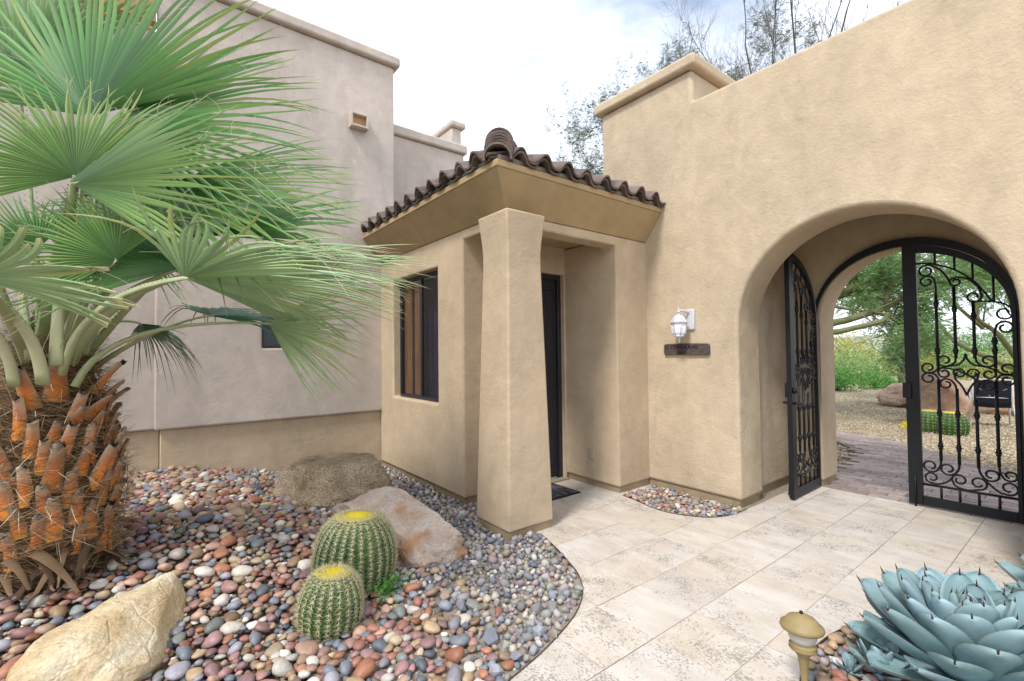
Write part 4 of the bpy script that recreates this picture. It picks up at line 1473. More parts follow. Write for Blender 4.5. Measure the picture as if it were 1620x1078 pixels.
boulder('boulder', 'pale yellow sandstone boulder at the foot of the palm', (-0.12, 3.12, -0.02), 0.50, 0.28, 0.26, 'rock_pale', 3,
        [((0.1, -0.6, 0.8), 0.5), ((0.2, 0.1, 1), 0.55), ((1, -0.3, 0.1), 0.8), ((-1, -0.2, 0.4), 0.75), ((0.5, -1, 0.3), 0.62), ((0.6, 0.7, 0.6), 0.62)], R(58), 0.35, 0.09, R(-6))
boulder('boulder', 'brown speckled granite boulder against the rear wall, largest behind the cacti', (1.50, 4.88, 0.02), 0.58, 0.50, 0.34, 'rock_speck', 11,
        [((0, 0, 1), 0.62), ((0, -1, 0.5), 0.72), ((1, 0.1, 0.3), 0.8), ((-0.8, -0.6, 0.3), 0.8)], R(-20), 0.25, 0.09)
boulder('boulder', 'pinkish slab boulder with rusty underside right of the barrel cacti', (1.55, 3.50, 0.0), 0.64, 0.34, 0.26, 'rock_pink', 23,
        [((0.25, -0.35, 1), 0.52), ((1, -0.2, 0.2), 0.78), ((-0.2, -1, -0.1), 0.66), ((-1, 0.1, 0.5), 0.8), ((0.4, 1, 0.4), 0.65), ((0.6, -0.7, 0.7), 0.68)], R(-66), 0.3, 0.09, R(10))

# ------------------------------------------------------------------ barrel cacti


def barrel_cactus(name, label, c, r, h, ribs, rows, nsp, spl, grp=None, tilt=(0, 0), seed=1, detail=True):
    rg = np.random.default_rng(seed)
    root = empty(name, c, label, 'cactus', grp)
    root.rotation_euler = (tilt[0], tilt[1], rg.uniform(0, 6))

    def prof(t):
        # t 0 base .. 1 top: radius, height
        a = -0.72 + t * (math.pi / 2 + 0.72) * 0.985
        return r * max(0.03, math.cos(a)) ** 0.72, h * (math.sin(a) + 0.659) / 1.659 - 0.10 * h * sm((t - 0.86) / 0.14)
    nseg = ribs * 6
    rowsN = 26
    mb = MB()
    vs_, fs = [], []
    for i in range(rowsN + 1):
        rr, z = prof(i / rowsN)
        for k in range(nseg):
            a = 2 * math.pi * k / nseg
            w = abs(((k / 6) % 1.0) - 0.5) * 2        # 0 mid-groove .. 1 rib crest
            q = rr * (1 - 0.10 * (1 - w ** 0.8) * min(1, rr / (0.4 * r)))
            vs_.append((q * math.cos(a), q * math.sin(a), z))
    for i in range(rowsN):
        for k in range(nseg):
            fs.append((i * nseg + k, i * nseg + (k + 1) % nseg, (i + 1) * nseg + (k + 1) % nseg, (i + 1) * nseg + k))
    fs.append(tuple(rowsN * nseg + k for k in range(nseg)))
    mb.add(vs_, fs).build('body', 'cactus', root, smooth=True)
    # spine clusters on the rib crests
    tv = [(-0.011, 0, 0), (0.0055, 0.0095, 0), (0.0055, -0.0095, 0), (0, 0, 1)]
    tf = [(0, 1, 3), (1, 2, 3), (2, 0, 3)]
    pos, dirs, lens = [], [], []
    for k in range(ribs):
        a = 2 * math.pi * k / ribs
        for j in range(rows):
            t = 0.10 + 0.80 * (j + rg.uniform(-.15, .15)) / (rows - 1)
            rr, z = prof(t)
            r2, z2 = prof(min(1, t + 0.02))
            tn = np.array([(r2 - rr) * math.cos(a), (r2 - rr) * math.sin(a), z2 - z])
            tn /= np.linalg.norm(tn)
            side = np.array([-math.sin(a), math.cos(a), 0])
            nor = np.cross(side, tn)
            p = np.array([rr * math.cos(a), rr * math.sin(a), z]) * 1.002
            for s in range(nsp):
                b = 2 * math.pi * s / nsp + rg.uniform(-.25, .25)
                out = 0.42 if s % 4 else 1.0
                d = tn * math.sin(b) * 0.75 + side * math.cos(b) + nor * out * rg.uniform(0.7, 1.3)
                pos.append(p)
                dirs.append(d)
                lens.append(spl * rg.uniform(0.75, 1.2))
    Fm = frames(np.array(dirs))
    L = np.array(lens)[:, None, None]
    S = np.zeros((len(L), 3, 3))
    S[:, 0, 0] = S[:, 1, 1] = 0.135 * (spl / 0.035) ** 0.5
    S[:, 2, 2] = L[:, 0, 0]
    batch('spines', tv, tf, Fm @ S, pos, 'spine', root, kind='stuff')
    # woolly yellow crown with short dense spines
    cr, cz = prof(0.885)
    MB().lathe([(cr * 1.15, cz - 0.012 * h), (cr * 0.9, cz + 0.012 * h), (cr * 0.45, cz - 0.01 * h), (0.002, cz - 0.035 * h)], 22, cap=False).build('crown', 'spine_yellow', root, smooth=True)
    n = 380
    a = rg.uniform(0, 6.283, n)
    q = np.sqrt(rg.uniform(0.0, 1, n)) * cr * 1.3
    pp = np.stack([q * np.cos(a), q * np.sin(a), np.full(n, cz - 0.02 * h)], -1)
    dd = np.stack([np.cos(a) * q / cr * 0.9 + rg.normal(0, .25, n), np.sin(a) * q / cr * 0.9 + rg.normal(0, .25, n), np.ones(n)], -1)
    S = np.zeros((n, 3, 3))
    S[:, 0, 0] = S[:, 1, 1] = 0.11
    S[:, 2, 2] = spl * rg.uniform(0.5, 1.0, n)
    batch('crown_spines', tv, tf, frames(dd) @ S, pp, 'spine_yellow', root, kind='stuff')
    return root


cb = (1.08, 3.16)
barrel_cactus('barrel_cactus', 'larger golden barrel cactus with yellow crown beside the pink slab boulder', (cb[0], cb[1], gz(*cb) - 0.045), 0.262, 0.47, 27, 21, 11, 0.042, tilt=(R(-2), R(3)), seed=4)
cs = (0.80, 2.76)
barrel_cactus('barrel_cactus', 'smaller golden barrel cactus in front of the larger one', (cs[0], cs[1], gz(*cs) - 0.03), 0.170, 0.33, 21, 14, 11, 0.042, tilt=(R(4), R(-3)), seed=8)


def leafy(name, label, cat, c, rad, n, leaf, mat, stems=5, seed=1, stem_mat='weed', grp=None, spread=(1, 1, 1), clumps=8, parts=('foliage', 'stem'), long=2.2):
    """a plant of many small leaves spread through uneven clumps, with stems"""
    rg = np.random.default_rng(seed)
    root = empty(name, c, label, cat, grp)
    sp = np.array(spread)
    cc = rg.normal(0, 1, (clumps, 3))
    cc /= np.linalg.norm(cc, axis=1)[:, None]
    cc *= rg.uniform(0.25, 0.8, (clumps, 1))
    cc[:, 2] = np.abs(cc[:, 2]) * 0.9 + 0.15
    who = rg.integers(0, clumps, n)
    off = rg.normal(0, 1, (n, 3))
    off /= np.linalg.norm(off, axis=1)[:, None]
    off *= rg.uniform(0.3, 1.0, (n, 1)) ** 0.5 * rg.uniform(0.28, 0.5, clumps)[who][:, None]
    pos = (cc[who] + off) * rad * sp
    pos[:, 2] = np.maximum(pos[:, 2], 0.01)
    tv = [(0, -0.5, 0), (0.22, 0, 0.05), (0, 0.5, 0), (-0.22, 0, 0.05)]
    tv = [(x * 2.2 / long, y, z) for x, y, z in tv]
    Ms = rotmats(n, rg) * (leaf * rg.uniform(0.6, 1.3, n))[:, None, None]
    o = batch(parts[0], tv, [(0, 1, 2, 3)], Ms, pos, mat, root, kind='stuff')
    st = MB()
    for k in range(clumps):
        e = Vector(cc[k] * rad * sp)
        st.tube([(0, 0, -0.02), e * 0.5 + Vector((0, 0, 0.1 * rad)), e], [0.02 * rad, 0.012 * rad, 0.005 * rad], 5)
    st.build(parts[1], stem_mat, root, smooth=True)
    return root


wd = (1.20, 2.86)
leafy('weed', 'small bright green weed growing at the foot of the larger barrel cactus', 'weed', (wd[0], wd[1], gz(*wd)), 0.16, 420, 0.022, 'weed', clumps=9, seed=5, spread=(1.1, 0.8, 1.0))

# ------------------------------------------------------------------ agaves


def agave_leaf(L, W, cup, seed):
    rg = random.Random(seed)
    prof = [(0, 0.62), (0.15, 0.70), (0.3, 0.80), (0.45, 0.92), (0.6, 1.0), (0.72, 0.98), (0.82, 0.86), (0.9, 0.66), (0.955, 0.42), (0.985, 0.2), (1.0, 0.05)]
    mb = MB()
    m = 9
    vs_, at, fs = [], [], []
    bend = rg.uniform(0.05, 0.16)
    for t, w in prof:
        hw = W * w / 2
        y = L * t
        zb = bend * L * t * t
        th = 0.030 * (1 - t) ** 0.8 + 0.006
        for k in range(m):
            s = -1 + 2 * k / (m - 1)
            ripple = 0.0
            vs_.append((hw * s, y, zb + cup * W * (s * s) * (0.35 + 0.65 * w) + 0.002))
            at.append((t, abs(s) ** 3, 0))
        for k in range(m):
            s = 1 - 2 * k / (m - 1)
            vs_.append((hw * s * 0.985, y, zb + cup * W * (s * s) * (0.35 + 0.65 * w) - th * (1 - 0.9 * s * s)))
            at.append((t, abs(s) ** 3, 0))
    r = 2 * m
    for i in range(len(prof) - 1):
        for k in range(r):
            fs.append((i * r + k, i * r + (k + 1) % r, (i + 1) * r + (k + 1) % r, (i + 1) * r + k))
    fs.append(tuple(reversed(range(r))))
    fs.append(tuple((len(prof) - 1) * r + k for k in range(r)))
    mb.add(vs_, fs, at)
    me = mb.mesh('leaf', 'agave', True, True)
    tip = MB()
    zt = bend * L
    tip.tube([(0, L * 0.975, zt * 0.95 + 0.001), (0, L * 1.0, zt + 0.002), (0, L * 1.035, zt + 0.008), (0, L + 0.030, zt + 0.016)], [0.007, 0.0048, 0.0028, 0.0004], 6)
    te = MB()
    for t in np.linspace(0.35, 0.93, 17):
        w = np.interp(t, [p[0] for p in prof], [p[1] for p in prof])
        for s in (-1, 1):
            x = W * w / 2 * s
            z = bend * L * t * t + cup * W * (0.35 + 0.65 * w)
            te.add([(x * 0.985, L * t - 0.003, z), (x * 0.985, L * t + 0.003, z), (x + s * 0.004, L * t + 0.003, z + 0.001)], [(0, 1, 2)])
    return me, tip.mesh('thorn', 'thorn', True), te.mesh('teeth', 'thorn')


def agave(name, label, c, scale, n, seed, grp=None, emin=-2, emax=84, rz=0.0):
    rg = random.Random(seed)
    root = empty(name, c, label, 'agave', grp)
    kinds = [agave_leaf(0.45, 0.235, 0.17, seed + k) for k in range(3)] + [agave_leaf(0.43, 0.205, 0.22, seed + 9), agave_leaf(0.36, 0.13, 0.36, seed + 10)]
    for i in range(n):
        t = i / (n - 1)                       # 0 outer .. 1 inner
        az = i * 2.39996 + rz + rg.uniform(-.12, .12)
        el = R(emin + (emax - emin) * t ** 0.95 + rg.uniform(-4, 4))
        kind = kinds[rg.randrange(3)] if t < 0.62 else (kinds[3] if t < 0.84 else kinds[4])
        s = scale * (0.90 + 0.16 * math.sin(math.pi * min(1, t * 1.2))) * rg.uniform(0.93, 1.06)
        off = scale * (0.11 * (1 - t) + 0.012)
        mw = (Matrix.Rotation(az, 4, 'Z') @ Matrix.Translation((0, off, scale * (0.05 + 0.10 * t))) @ Matrix.Rotation(el, 4, 'X')
              @ Matrix.Rotation(rg.uniform(-.1, .1), 4, 'Y') @ Matrix.Scale(s, 4))
        lf = inst('leaf', kind[0], root, mw)
        inst('thorn', kind[1], lf)
        inst('teeth', kind[2], lf)['kind'] = 'stuff'
    MB().lathe([(0.10 * scale, -0.05), (0.09 * scale, 0.08 * scale), (0.03 * scale, 0.2 * scale)], 12).build('stem', 'agave', root, smooth=True)
    return root


ag = D(1533, 1062, 2.08)
agave('agave', 'large blue-green agave rosette with dark thorns beside the path light', (ag.x, ag.y, 0.03), 0.83, 62, 5)
a2 = D(1765, 990, 2.35)
agave('agave', 'blue-green agave at the right edge behind the largest rosette', (a2.x, a2.y, 0.03), 0.85, 40, 15, rz=1.0)
a3 = G(1392, 1062, 0.04)
agave('agave', 'small green agave pup at the foot of the largest rosette', (a3.x, a3.y, 0.02), 0.28, 16, 25, emin=20)
a4 = G(1345, 1058, 0.03)
agave('agave', 'tiny agave pup between pebbles by the path light', (a4.x, a4.y, 0.005), 0.16, 10, 35, emin=15)

# ------------------------------------------------------------------ fan palm
PC = D(80, 905, 2.85)
PC.z = 0
pgz = gz(PC.x, PC.y)
palm = empty('fan_palm', (PC.x, PC.y, pgz), 'fan palm with orange leaf boots, pale stalks and wide green fan leaves', 'palm tree')
rg = np.random.default_rng(21)
rp = random.Random(21)
TPROF = [(-0.1, 0.22), (0.05, 0.265), (0.25, 0.30), (0.5, 0.30), (0.75, 0.26), (0.95, 0.215), (1.12, 0.20), (1.25, 0.165), (1.4, 0.125), (1.55, 0.085), (1.7, 0.04)]


def trad(z):
    return float(np.interp(z, [p[0] for p in TPROF], [p[1] for p in TPROF]))


tr = MB()
n_ = 40
vs_, fs2 = [], []
zz = np.linspace(-0.1, 1.7, 44)
from mathutils import noise as mnoise
for z in zz:
    for k in range(n_):
        a = 2 * math.pi * k / n_
        rr = trad(z) * (1 + 0.09 * mnoise.noise(Vector((math.cos(a) * 3, math.sin(a) * 3, z * 7))) + 0.05 * mnoise.noise(Vector((math.cos(a) * 9, math.sin(a) * 9, z * 16))))
        vs_.append((rr * math.cos(a), rr * math.sin(a), z))
for i in range(len(zz) - 1):
    for k in range(n_):
        fs2.append((i * n_ + k, i * n_ + (k + 1) % n_, (i + 1) * n_ + (k + 1) % n_, (i + 1) * n_ + k))
tr.add(vs_, fs2)
trunk = tr.build('trunk', 'palm_trunk', palm, smooth=True)


def boot_mesh(L, w0, w1, curl, seed):
    r_ = random.Random(seed)
    mb = MB()
    rows, m = 9, 7
    vs_, at, fs = [], [], []
    for i in range(rows + 1):
        t = i / rows
        w = w0 * (1 - t) ** 1.4 + w1 * (1 - (1 - t) ** 1.4)
        z = L * t
        x = curl * t * t + 0.012
        th = 0.016 * (1 - 0.45 * t)
        for side in (1, -1):
            for k in range(m):
                s = (-1 + 2 * k / (m - 1)) * side
                dz = (r_.uniform(-.03, .012) if i == rows else 0)
                vs_.append((x - 0.35 * w * s * s * 0.6 + (th if side > 0 else -th * 0.6) * (1 - s * s * 0.7), w * s * 0.5, z + dz))
                at.append((t, abs(s) ** 4, 0))
    q = 2 * m
    for i in range(rows):
        for k in range(q):
            fs.append((i * q + k, i * q + (k + 1) % q, (i + 1) * q + (k + 1) % q, (i + 1) * q + k))
    fs.append(tuple(rows * q + k for k in range(q)))
    mb.add(vs_, fs, at)
    return mb.mesh('boot', 'boot', True, True)


boots = [boot_mesh(0.18 + 0.05 * (k % 3), 0.095 + 0.012 * (k % 2), 0.042 + 0.009 * (k % 3), 0.02 + 0.012 * (k % 4), k) for k in range(6)]
for i in range(104):
    t = i / 103
    z = 0.02 + 0.84 * t ** 0.92
    a = i * 2.39996 + rp.uniform(-.1, .1)
    rr = trad(z) * 0.97
    lean = R(rp.uniform(0, 8) + 4 * t)
    s = rp.uniform(0.85, 1.15) * (1.05 - 0.25 * t)
    mw = Matrix.Rotation(a, 4, 'Z') @ Matrix.Translation((rr, 0, z)) @ Matrix.Rotation(lean, 4, 'Y') @ Matrix.Rotation(rp.uniform(-.18, .18), 4, 'X') @ Matrix.Scale(s, 4)
    inst('boot', boots[rp.randrange(6)], palm, mw)
# split dry boots near the crown
for i, (a, z, lean, L) in enumerate(((0.1, 0.98, 34, 1.0), (0.35, 0.92, 40, 0.9), (5.9, 1.05, 30, 0.9), (5.6, 0.9, 30, 1.15), (4.9, 1.02, 16, 1.3), (4.4, 0.98, 22, 1.0), (5.2, 0.86, 40, 1.0))):
    mw = Matrix.Rotation(a, 4, 'Z') @ Matrix.Translation((trad(z), 0, z)) @ Matrix.Rotation(R(lean), 4, 'Y') @ Matrix.Scale(L, 4)
    inst('boot', boots[i % 6], palm, mw)

# fibres: thin curved hairs wrapped round the trunk between the boots
hv, hf = [], []
for i in range(5):
    t = i / 4
    w = 0.0016 * (1 - 0.7 * t)
    bend = 0.16 * math.sin(t * 1.6)
    hv += [(t, w, bend), (t, -w, bend)]
for i in range(4):
    hf.append((2 * i, 2 * i + 1, 2 * i + 3, 2 * i + 2))
n = 9500
z = rg.uniform(-0.02, 1.5, n)
a = rg.uniform(0, 6.283, n)
rr = np.interp(z, [p[0] for p in TPROF], [p[1] for p in TPROF]) * rg.uniform(0.98, 1.22, n)
pos = np.stack([rr * np.cos(a), rr * np.sin(a), z], -1)
tang = np.stack([-np.sin(a), np.cos(a), np.zeros(n)], -1) * rg.choice([-1, 1], n)[:, None]
outw = np.stack([np.cos(a), np.sin(a), np.zeros(n)], -1)
d = tang + outw * rg.normal(0.18, 0.25, n)[:, None] + np.array([0, 0, 1.0]) * rg.normal(0.0, 0.45, n)[:, None]
d /= np.linalg.norm(d, axis=1)[:, None]
up_ = outw * rg.uniform(-0.4, 1, n)[:, None] * -1 + np.array([0, 0, 0.4])
y_ = np.cross(up_, d)
y_ /= np.linalg.norm(y_, axis=1)[:, None]
x_ = np.cross(d, y_)
L = rg.uniform(0.08, 0.26, n)
Ms = np.stack([d * L[:, None], y_, x_ * L[:, None]], -1)
batch('fibres', hv, hf, Ms, pos, 'fibre', palm, kind='stuff')
# long loose hairs standing off the trunk
n = 420
z = rg.uniform(0.0, 1.2, n)
a = rg.uniform(0, 6.283, n)
rr = np.interp(z, [p[0] for p in TPROF], [p[1] for p in TPROF]) * 1.05
pos = np.stack([rr * np.cos(a), rr * np.sin(a), z], -1)
outw = np.stack([np.cos(a), np.sin(a), np.zeros(n)], -1)
d = outw * rg.uniform(0.4, 1, n)[:, None] + rg.normal(0, .6, (n, 3))
d /= np.linalg.norm(d, axis=1)[:, None]
y_ = np.cross(np.array([[0.1, 0.2, 1.0]]), d)
y_ /= np.linalg.norm(y_, axis=1)[:, None]
L = rg.uniform(0.10, 0.30, n)
Ms = np.stack([d * L[:, None], y_ * 1.3, -np.cross(d, y_) * L[:, None] * rg.uniform(-1.5, 1.5, n)[:, None]], -1)
batch('loose_fibres', hv, hf, Ms, pos, 'thread', palm, kind='stuff')
# dead brown husks lying round the foot
hk = MB()
for i in range(44):
    a = rp.uniform(0, 6.283)
    r0 = 0.30 + rp.uniform(0, 0.08)
    L = rp.uniform(0.12, 0.34)
    w = rp.uniform(0.015, 0.04)
    az = a + rp.uniform(-1.1, 1.1)
    p0 = Vector((r0 * math.cos(a), r0 * math.sin(a), rp.uniform(0.02, 0.2)))
    dv = Vector((math.cos(az), math.sin(az), -0.25)) * L
    sd = Vector((-math.sin(az), math.cos(az), 0)) * w
    pts = []
    for k in range(5):
        t = k / 4
        c = p0 + dv * t + Vector((0, 0, -0.1 * t * t))
        c.z = max(c.z, 0.012)
        ww = (1 - 0.75 * t)
        pts += [c - sd * ww, c + Vector((0, 0, 0.012 * ww)), c + sd * ww]
    fs = []
    for k in range(4):
        for j in range(2):
            fs.append((3 * k + j, 3 * k + j + 1, 3 * k + 4 + j, 3 * k + 3 + j))
    hk.add(pts, fs)
hk.build('husks', 'husk', palm, smooth=True)['kind'] = 'stuff'
MB().lathe([(0.001, -0.12), (0.035, -0.09), (0.05, 0.0), (0.035, 0.09), (0.008, 0.2)], 12).xf(Matrix.Translation((0.02, -0.10, 1.42)) @ Matrix.Rotation(R(14), 4, 'X')).build('bud', 'red_bud', palm, smooth=True)


def fan_leaf(hub, tip, side, mat, spread=200, N=46, droop=0.25, split=0.42, blunt=False, seed=0, start=None, sag=0.12, yellow=0.1, threads=40, fold=0.95, cupv=0.0, swidth=0.027, mid=None):
    """one fan leaf: blade of pleated leaflets that part half way out, on a long stalk"""
    rg_ = random.Random(seed)
    hub, tip, side = Vector(hub), Vector(tip), Vector(side)
    ax = tip - hub
    Rr = ax.length
    ax.normalize()
    sd = side - hub
    sd -= ax * sd.dot(ax)
    sd.normalize()
    nr = ax.cross(sd)
    if nr.z < 0:
        nr = -nr
    mb = MB()
    dth = R(spread) / N
    down = Vector((0, 0, -1))
    rows = [0.02, 0.12, 0.25, 0.38, split, 0.60, 0.72, 0.83, 0.92, 1.0]
    ends = []
    for i in range(N):
        th = -R(spread) / 2 + dth * (i + 0.5)
        dirv = ax * math.cos(th) + sd * math.sin(th)
        q = sd * math.cos(th) - ax * math.sin(th)
        Li = Rr * (0.80 + 0.20 * math.cos(th * 0.8)) * rg_.uniform(0.9, 1.06)
        if blunt:
            Li *= rg_.uniform(0.55, 0.68)
        br = rg_.random()
        yl = 1.0 if rg_.random() < yellow else rg_.uniform(0, 0.25)
        dr_ = droop * rg_.uniform(0.2, 2.0)
        sway = rg_.uniform(-0.30, 0.30)
        vs_, at = [], []
        for t in rows:
            r = Li * t
            wj = r * math.tan(dth / 2) * 1.02
            ws = Rr * split * math.tan(dth / 2)
            if t <= split:
                w = wj
            else:
                e = (t - split) / (1 - split)
                w = ws * ((1 - e) ** 0.6 * 1.02 + 0.02) if not blunt else ws * (1 - 0.35 * e)
            e2 = max(0, t - 0.42)
            c = hub + dirv * r + nr * (cupv * Rr * (math.sin(th) ** 2) * t) + down * (dr_ * Rr * e2 * e2 * 1.5) + q * (sway * Rr * e2 * e2) + down * (0.05 * Rr * t * t)
            fv = nr * (w * fold)
            vs_ += [c - q * w - fv * 0.5, c + fv * 0.5, c + q * w - fv * 0.5]
            at += [(t, 0.35 + 0.4 * br, yl * sm((t - .3) / .4))] + [(t, 0.6 + 0.35 * br, yl * sm((t - .3) / .4))] + [(t, 0.2 + 0.4 * br, yl * sm((t - .3) / .4))]  # lighter ridge and darker pleat sides painted, over each leaflet's own tone
        fs = []
        for k in range(len(rows) - 1):
            for j in range(2):
                fs.append((3 * k + j, 3 * k + j + 1, 3 * k + 4 + j, 3 * k + 3 + j))
        mb.add(vs_, fs, at)
        ends.append((vs_[3 * 5 + 1], vs_[3 * 8 + 1], dirv, q))
    lf = mb.build('leaf', mat, None, attr=True)
    wparent(lf, palm)
    # stalk: flattened tube that arches from the crown, ending as a short rib inside the blade
    st0 = Vector(start) if start is not None else Vector((PC.x, PC.y, pgz + 1.2))
    mid = (st0 + hub) / 2 + Vector((0, 0, sag)) if mid is None else Vector(mid)
    path, rad = [], []
    for k in range(11):
        t = k / 10
        path.append(st0 * (1 - t) ** 2 + mid * 2 * t * (1 - t) + hub * t * t)
        rad.append(swidth * (1.55 - 1.05 * t))
    path.append(hub + ax * Rr * 0.05 - nr * 0.01)
    rad.append(swidth * 0.2)
    sk = MB().tube(path, rad, 8, True, 0.5)
    for k in range(2, 44):                           # small saw teeth on both edges
        t = k / 46
        p = st0 * (1 - t) ** 2 + mid * 2 * t * (1 - t) + hub * t * t
        tg = ((mid - st0) * (1 - t) + (hub - mid) * t).normalized()
        s_ = tg.cross(Vector((0, 0, 1)))
        s_.normalize()
        ww = swidth * (1.5 - 0.85 * t)
        for sg_ in (-1, 1):
            a_ = p + s_ * sg_ * ww * 0.95
            sk.add([a_ - tg * 0.006, a_ + tg * 0.006, a_ + s_ * sg_ * 0.011 + tg * 0.006], [(0, 1, 2)])
    so_ = sk.build('stalk', 'stalk', None, smooth=True)
    so_.parent = lf
    so_.matrix_parent_inverse = Matrix.Identity(4)
    # pale curly threads between the leaflets
    if threads:
        T = MB()
        for k in range(threads):
            e = ends[rg_.randrange(len(ends))]
            p = e[0].lerp(e[1], rg_.random())
            dv = (e[2] * rg_.uniform(0.2, 1.0) + e[3] * rg_.uniform(-0.8, 0.8) + nr * rg_.uniform(-0.4, 0.8)).normalized()
            L_ = rg_.uniform(0.06, 0.22)
            cur = Vector((rg_.uniform(-1, 1), rg_.uniform(-1, 1), rg_.uniform(-1.6, 0.2)))
            T.tube([p + dv * L_ * t + cur * (L_ * 0.5 * t * t) for t in (0, 0.25, 0.5, 0.75, 1)], 0.0008, 3, False)
        to = T.build('threads', 'thread', None, smooth=True)
        to['kind'] = 'stuff'
        to.parent = lf
    return lf


def crown(ang, z=1.16, r=0.12):
    return (PC.x + r * math.cos(R(ang)), PC.y + r * math.sin(R(ang)), pgz + z)


FAN = [
    # hub px/depth, centre tip px/depth, side px/depth
    dict(h=(333, 373, 2.95), t=(430, 262, 3.75), s=(620, 340, 3.10), mat='palm', spread=195, start=(-5, 1.22), threads=20),
    dict(h=(115, 292, 2.42), t=(400, 170, 2.70), s=(500, 288, 2.4), mat='palm', spread=140, start=(-60, 1.30), droop=0.12),
    dict(h=(168, 200, 2.85), t=(520, 165, 3.0), s=(400, 60, 3.3), mat='palm', spread=120, start=(10, 1.35), threads=110, droop=0.18, yellow=0.12),
    dict(h=(140, 185, 2.85), t=(185, -110, 3.15), s=(380, 40, 3.0), mat='palm', spread=150, start=(60, 1.38), droop=0.05),
    dict(h=(120, 280, 2.45), t=(-60, 110, 2.35), s=(120, 60, 2.6), mat='palm', spread=150, start=(-110, 1.3), droop=0.12),
    dict(h=(292, 440, 2.35), t=(640, 425, 2.45), s=(430, 330, 1.80), mat='palm_pale', spread=150, p0=(98, 590, 2.55), m=(125, 462, 2.5), droop=0.16, yellow=0.3, threads=40, swidth=0.030, N=50),
    dict(h=(-40, 440, 1.95), t=(190, 330, 1.70), s=(330, 432, 2.05), mat='palm_pale', spread=140, start=(-130, 1.2), blunt=True, droop=0.0, threads=6, N=26),
    dict(h=(285, 425, 2.72), t=(40, 305, 2.6), s=(70, 215, 2.85), mat='palm', spread=125, p0=(110, 560, 2.7), m=(150, 470, 2.7), droop=0.12),
    dict(h=(222, 512, 3.15), t=(308, 562, 3.45), s=(352, 520, 3.0), mat='palm_dark', spread=150, p0=(128, 560, 2.75), m=(150, 492, 2.9), droop=0.75, threads=4),
    dict(h=(425, 512, 2.95), t=(590, 535, 3.0), s=(590, 430, 3.2), mat='palm_pale', spread=100, p0=(118, 612, 2.6), m=(165, 500, 2.75), droop=0.15, yellow=0.25, threads=12),
    dict(h=(245, 330, 3.35), t=(205, 250, 3.9), s=(330, 300, 3.6), mat='palm_dark', spread=180, start=(60, 1.25)),
    dict(h=(-60, 330, 2.5), t=(-260, 270, 2.3), s=(-100, 150, 2.5), mat='palm', spread=190, start=(180, 1.28)),
    dict(h=(-40, 540, 2.9), t=(-150, 620, 3.0), s=(30, 600, 3.1), mat='palm_dark', spread=170, start=(190, 1.05), droop=0.6, threads=8),
    dict(h=(30, 130, 3.1), t=(-70, -120, 3.3), s=(150, -60, 3.3), mat='palm', spread=160, start=(120, 1.38), droop=0.08),
    dict(h=(250, 300, 2.8), t=(580, 290, 2.9), s=(450, 200, 3.4), mat='palm', spread=100, start=(0, 1.28), droop=0.14, yellow=0.15),
    dict(h=(345, 425, 3.0), t=(680, 400, 3.2), s=(540, 370, 2.6), mat='palm_pale', spread=90, p0=(112, 575, 2.65), m=(160, 455, 2.6), droop=0.12, yellow=0.35, threads=20, N=44),
    dict(h=(185, 412, 2.50), t=(60, 290, 2.42), s=(-40, 400, 2.3), mat='palm', spread=170, p0=(95, 570, 2.6), m=(110, 470, 2.6), droop=0.14, threads=14, N=40),
    dict(h=(60, 395, 2.75), t=(-90, 320, 2.6), s=(-20, 220, 2.8), mat='palm', spread=170, p0=(62, 570, 2.75), m=(60, 480, 2.75), droop=0.14, threads=10, N=40),
    dict(h=(205, 395, 2.85), t=(330, 330, 2.75), s=(430, 410, 2.6), mat='palm_pale', spread=120, p0=(104, 560, 2.7), m=(125, 470, 2.75), droop=0.2, threads=16, N=40),
    dict(h=(330, 500, 3.3), t=(420, 480, 3.9), s=(500, 520, 3.5), mat='palm_dark', spread=150, start=(30, 1.12), droop=0.35, threads=4),
]
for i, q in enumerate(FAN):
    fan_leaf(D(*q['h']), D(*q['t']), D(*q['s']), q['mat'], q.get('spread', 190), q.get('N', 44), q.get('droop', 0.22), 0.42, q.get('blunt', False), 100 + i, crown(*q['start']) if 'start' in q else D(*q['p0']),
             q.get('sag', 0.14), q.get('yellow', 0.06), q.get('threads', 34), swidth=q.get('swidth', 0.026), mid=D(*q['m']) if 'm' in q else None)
# stalks of leaves that stand out of the picture or were cut off
for k, (a, m_, e, w) in enumerate((((68, 608, 2.5), (62, 520, 2.45), (-15, 470, 2.3), 0.036), ((88, 578, 2.5), (90, 510, 2.5), (96, 440, 2.55), 0.036), ((48, 570, 2.6), (40, 500, 2.6), (28, 430, 2.6), 0.028),
                                   ((116, 545, 2.7), (122, 490, 2.75), (150, 435, 2.8), 0.028), ((22, 610, 2.55), (18, 550, 2.5), (-30, 500, 2.4), 0.034), ((80, 540, 2.8), (70, 480, 2.9), (60, 420, 3.0), 0.028))):
    p0, p1, p2 = D(*a), D(*m_), D(*e)
    pts = [p0 * (1 - t) ** 2 + p1 * 2 * t * (1 - t) + p2 * t * t for t in np.linspace(0, 1, 10)]
    wparent(MB().tube(pts, [w * (1.15 - 0.35 * t) for t in np.linspace(0, 1, 10)], 8, True, 0.45, nrm=-Vector(FW)).build('stalk', 'stalk', None, smooth=True), palm)

# ------------------------------------------------------------------ pebbles
rg = np.random.default_rng(77)
OBST = [(pcx, pcy, 0.25), (cb[0], cb[1], 0.22), (cs[0], cs[1], 0.15), (PC.x, PC.y, 0.30)]


def visible(x, y, m=140):
    px_, py_, z_ = PX((x, y, 0.1))
    return z_ > 0.3 and -m < px_ < 1620 + m and py_ < 1078 + m


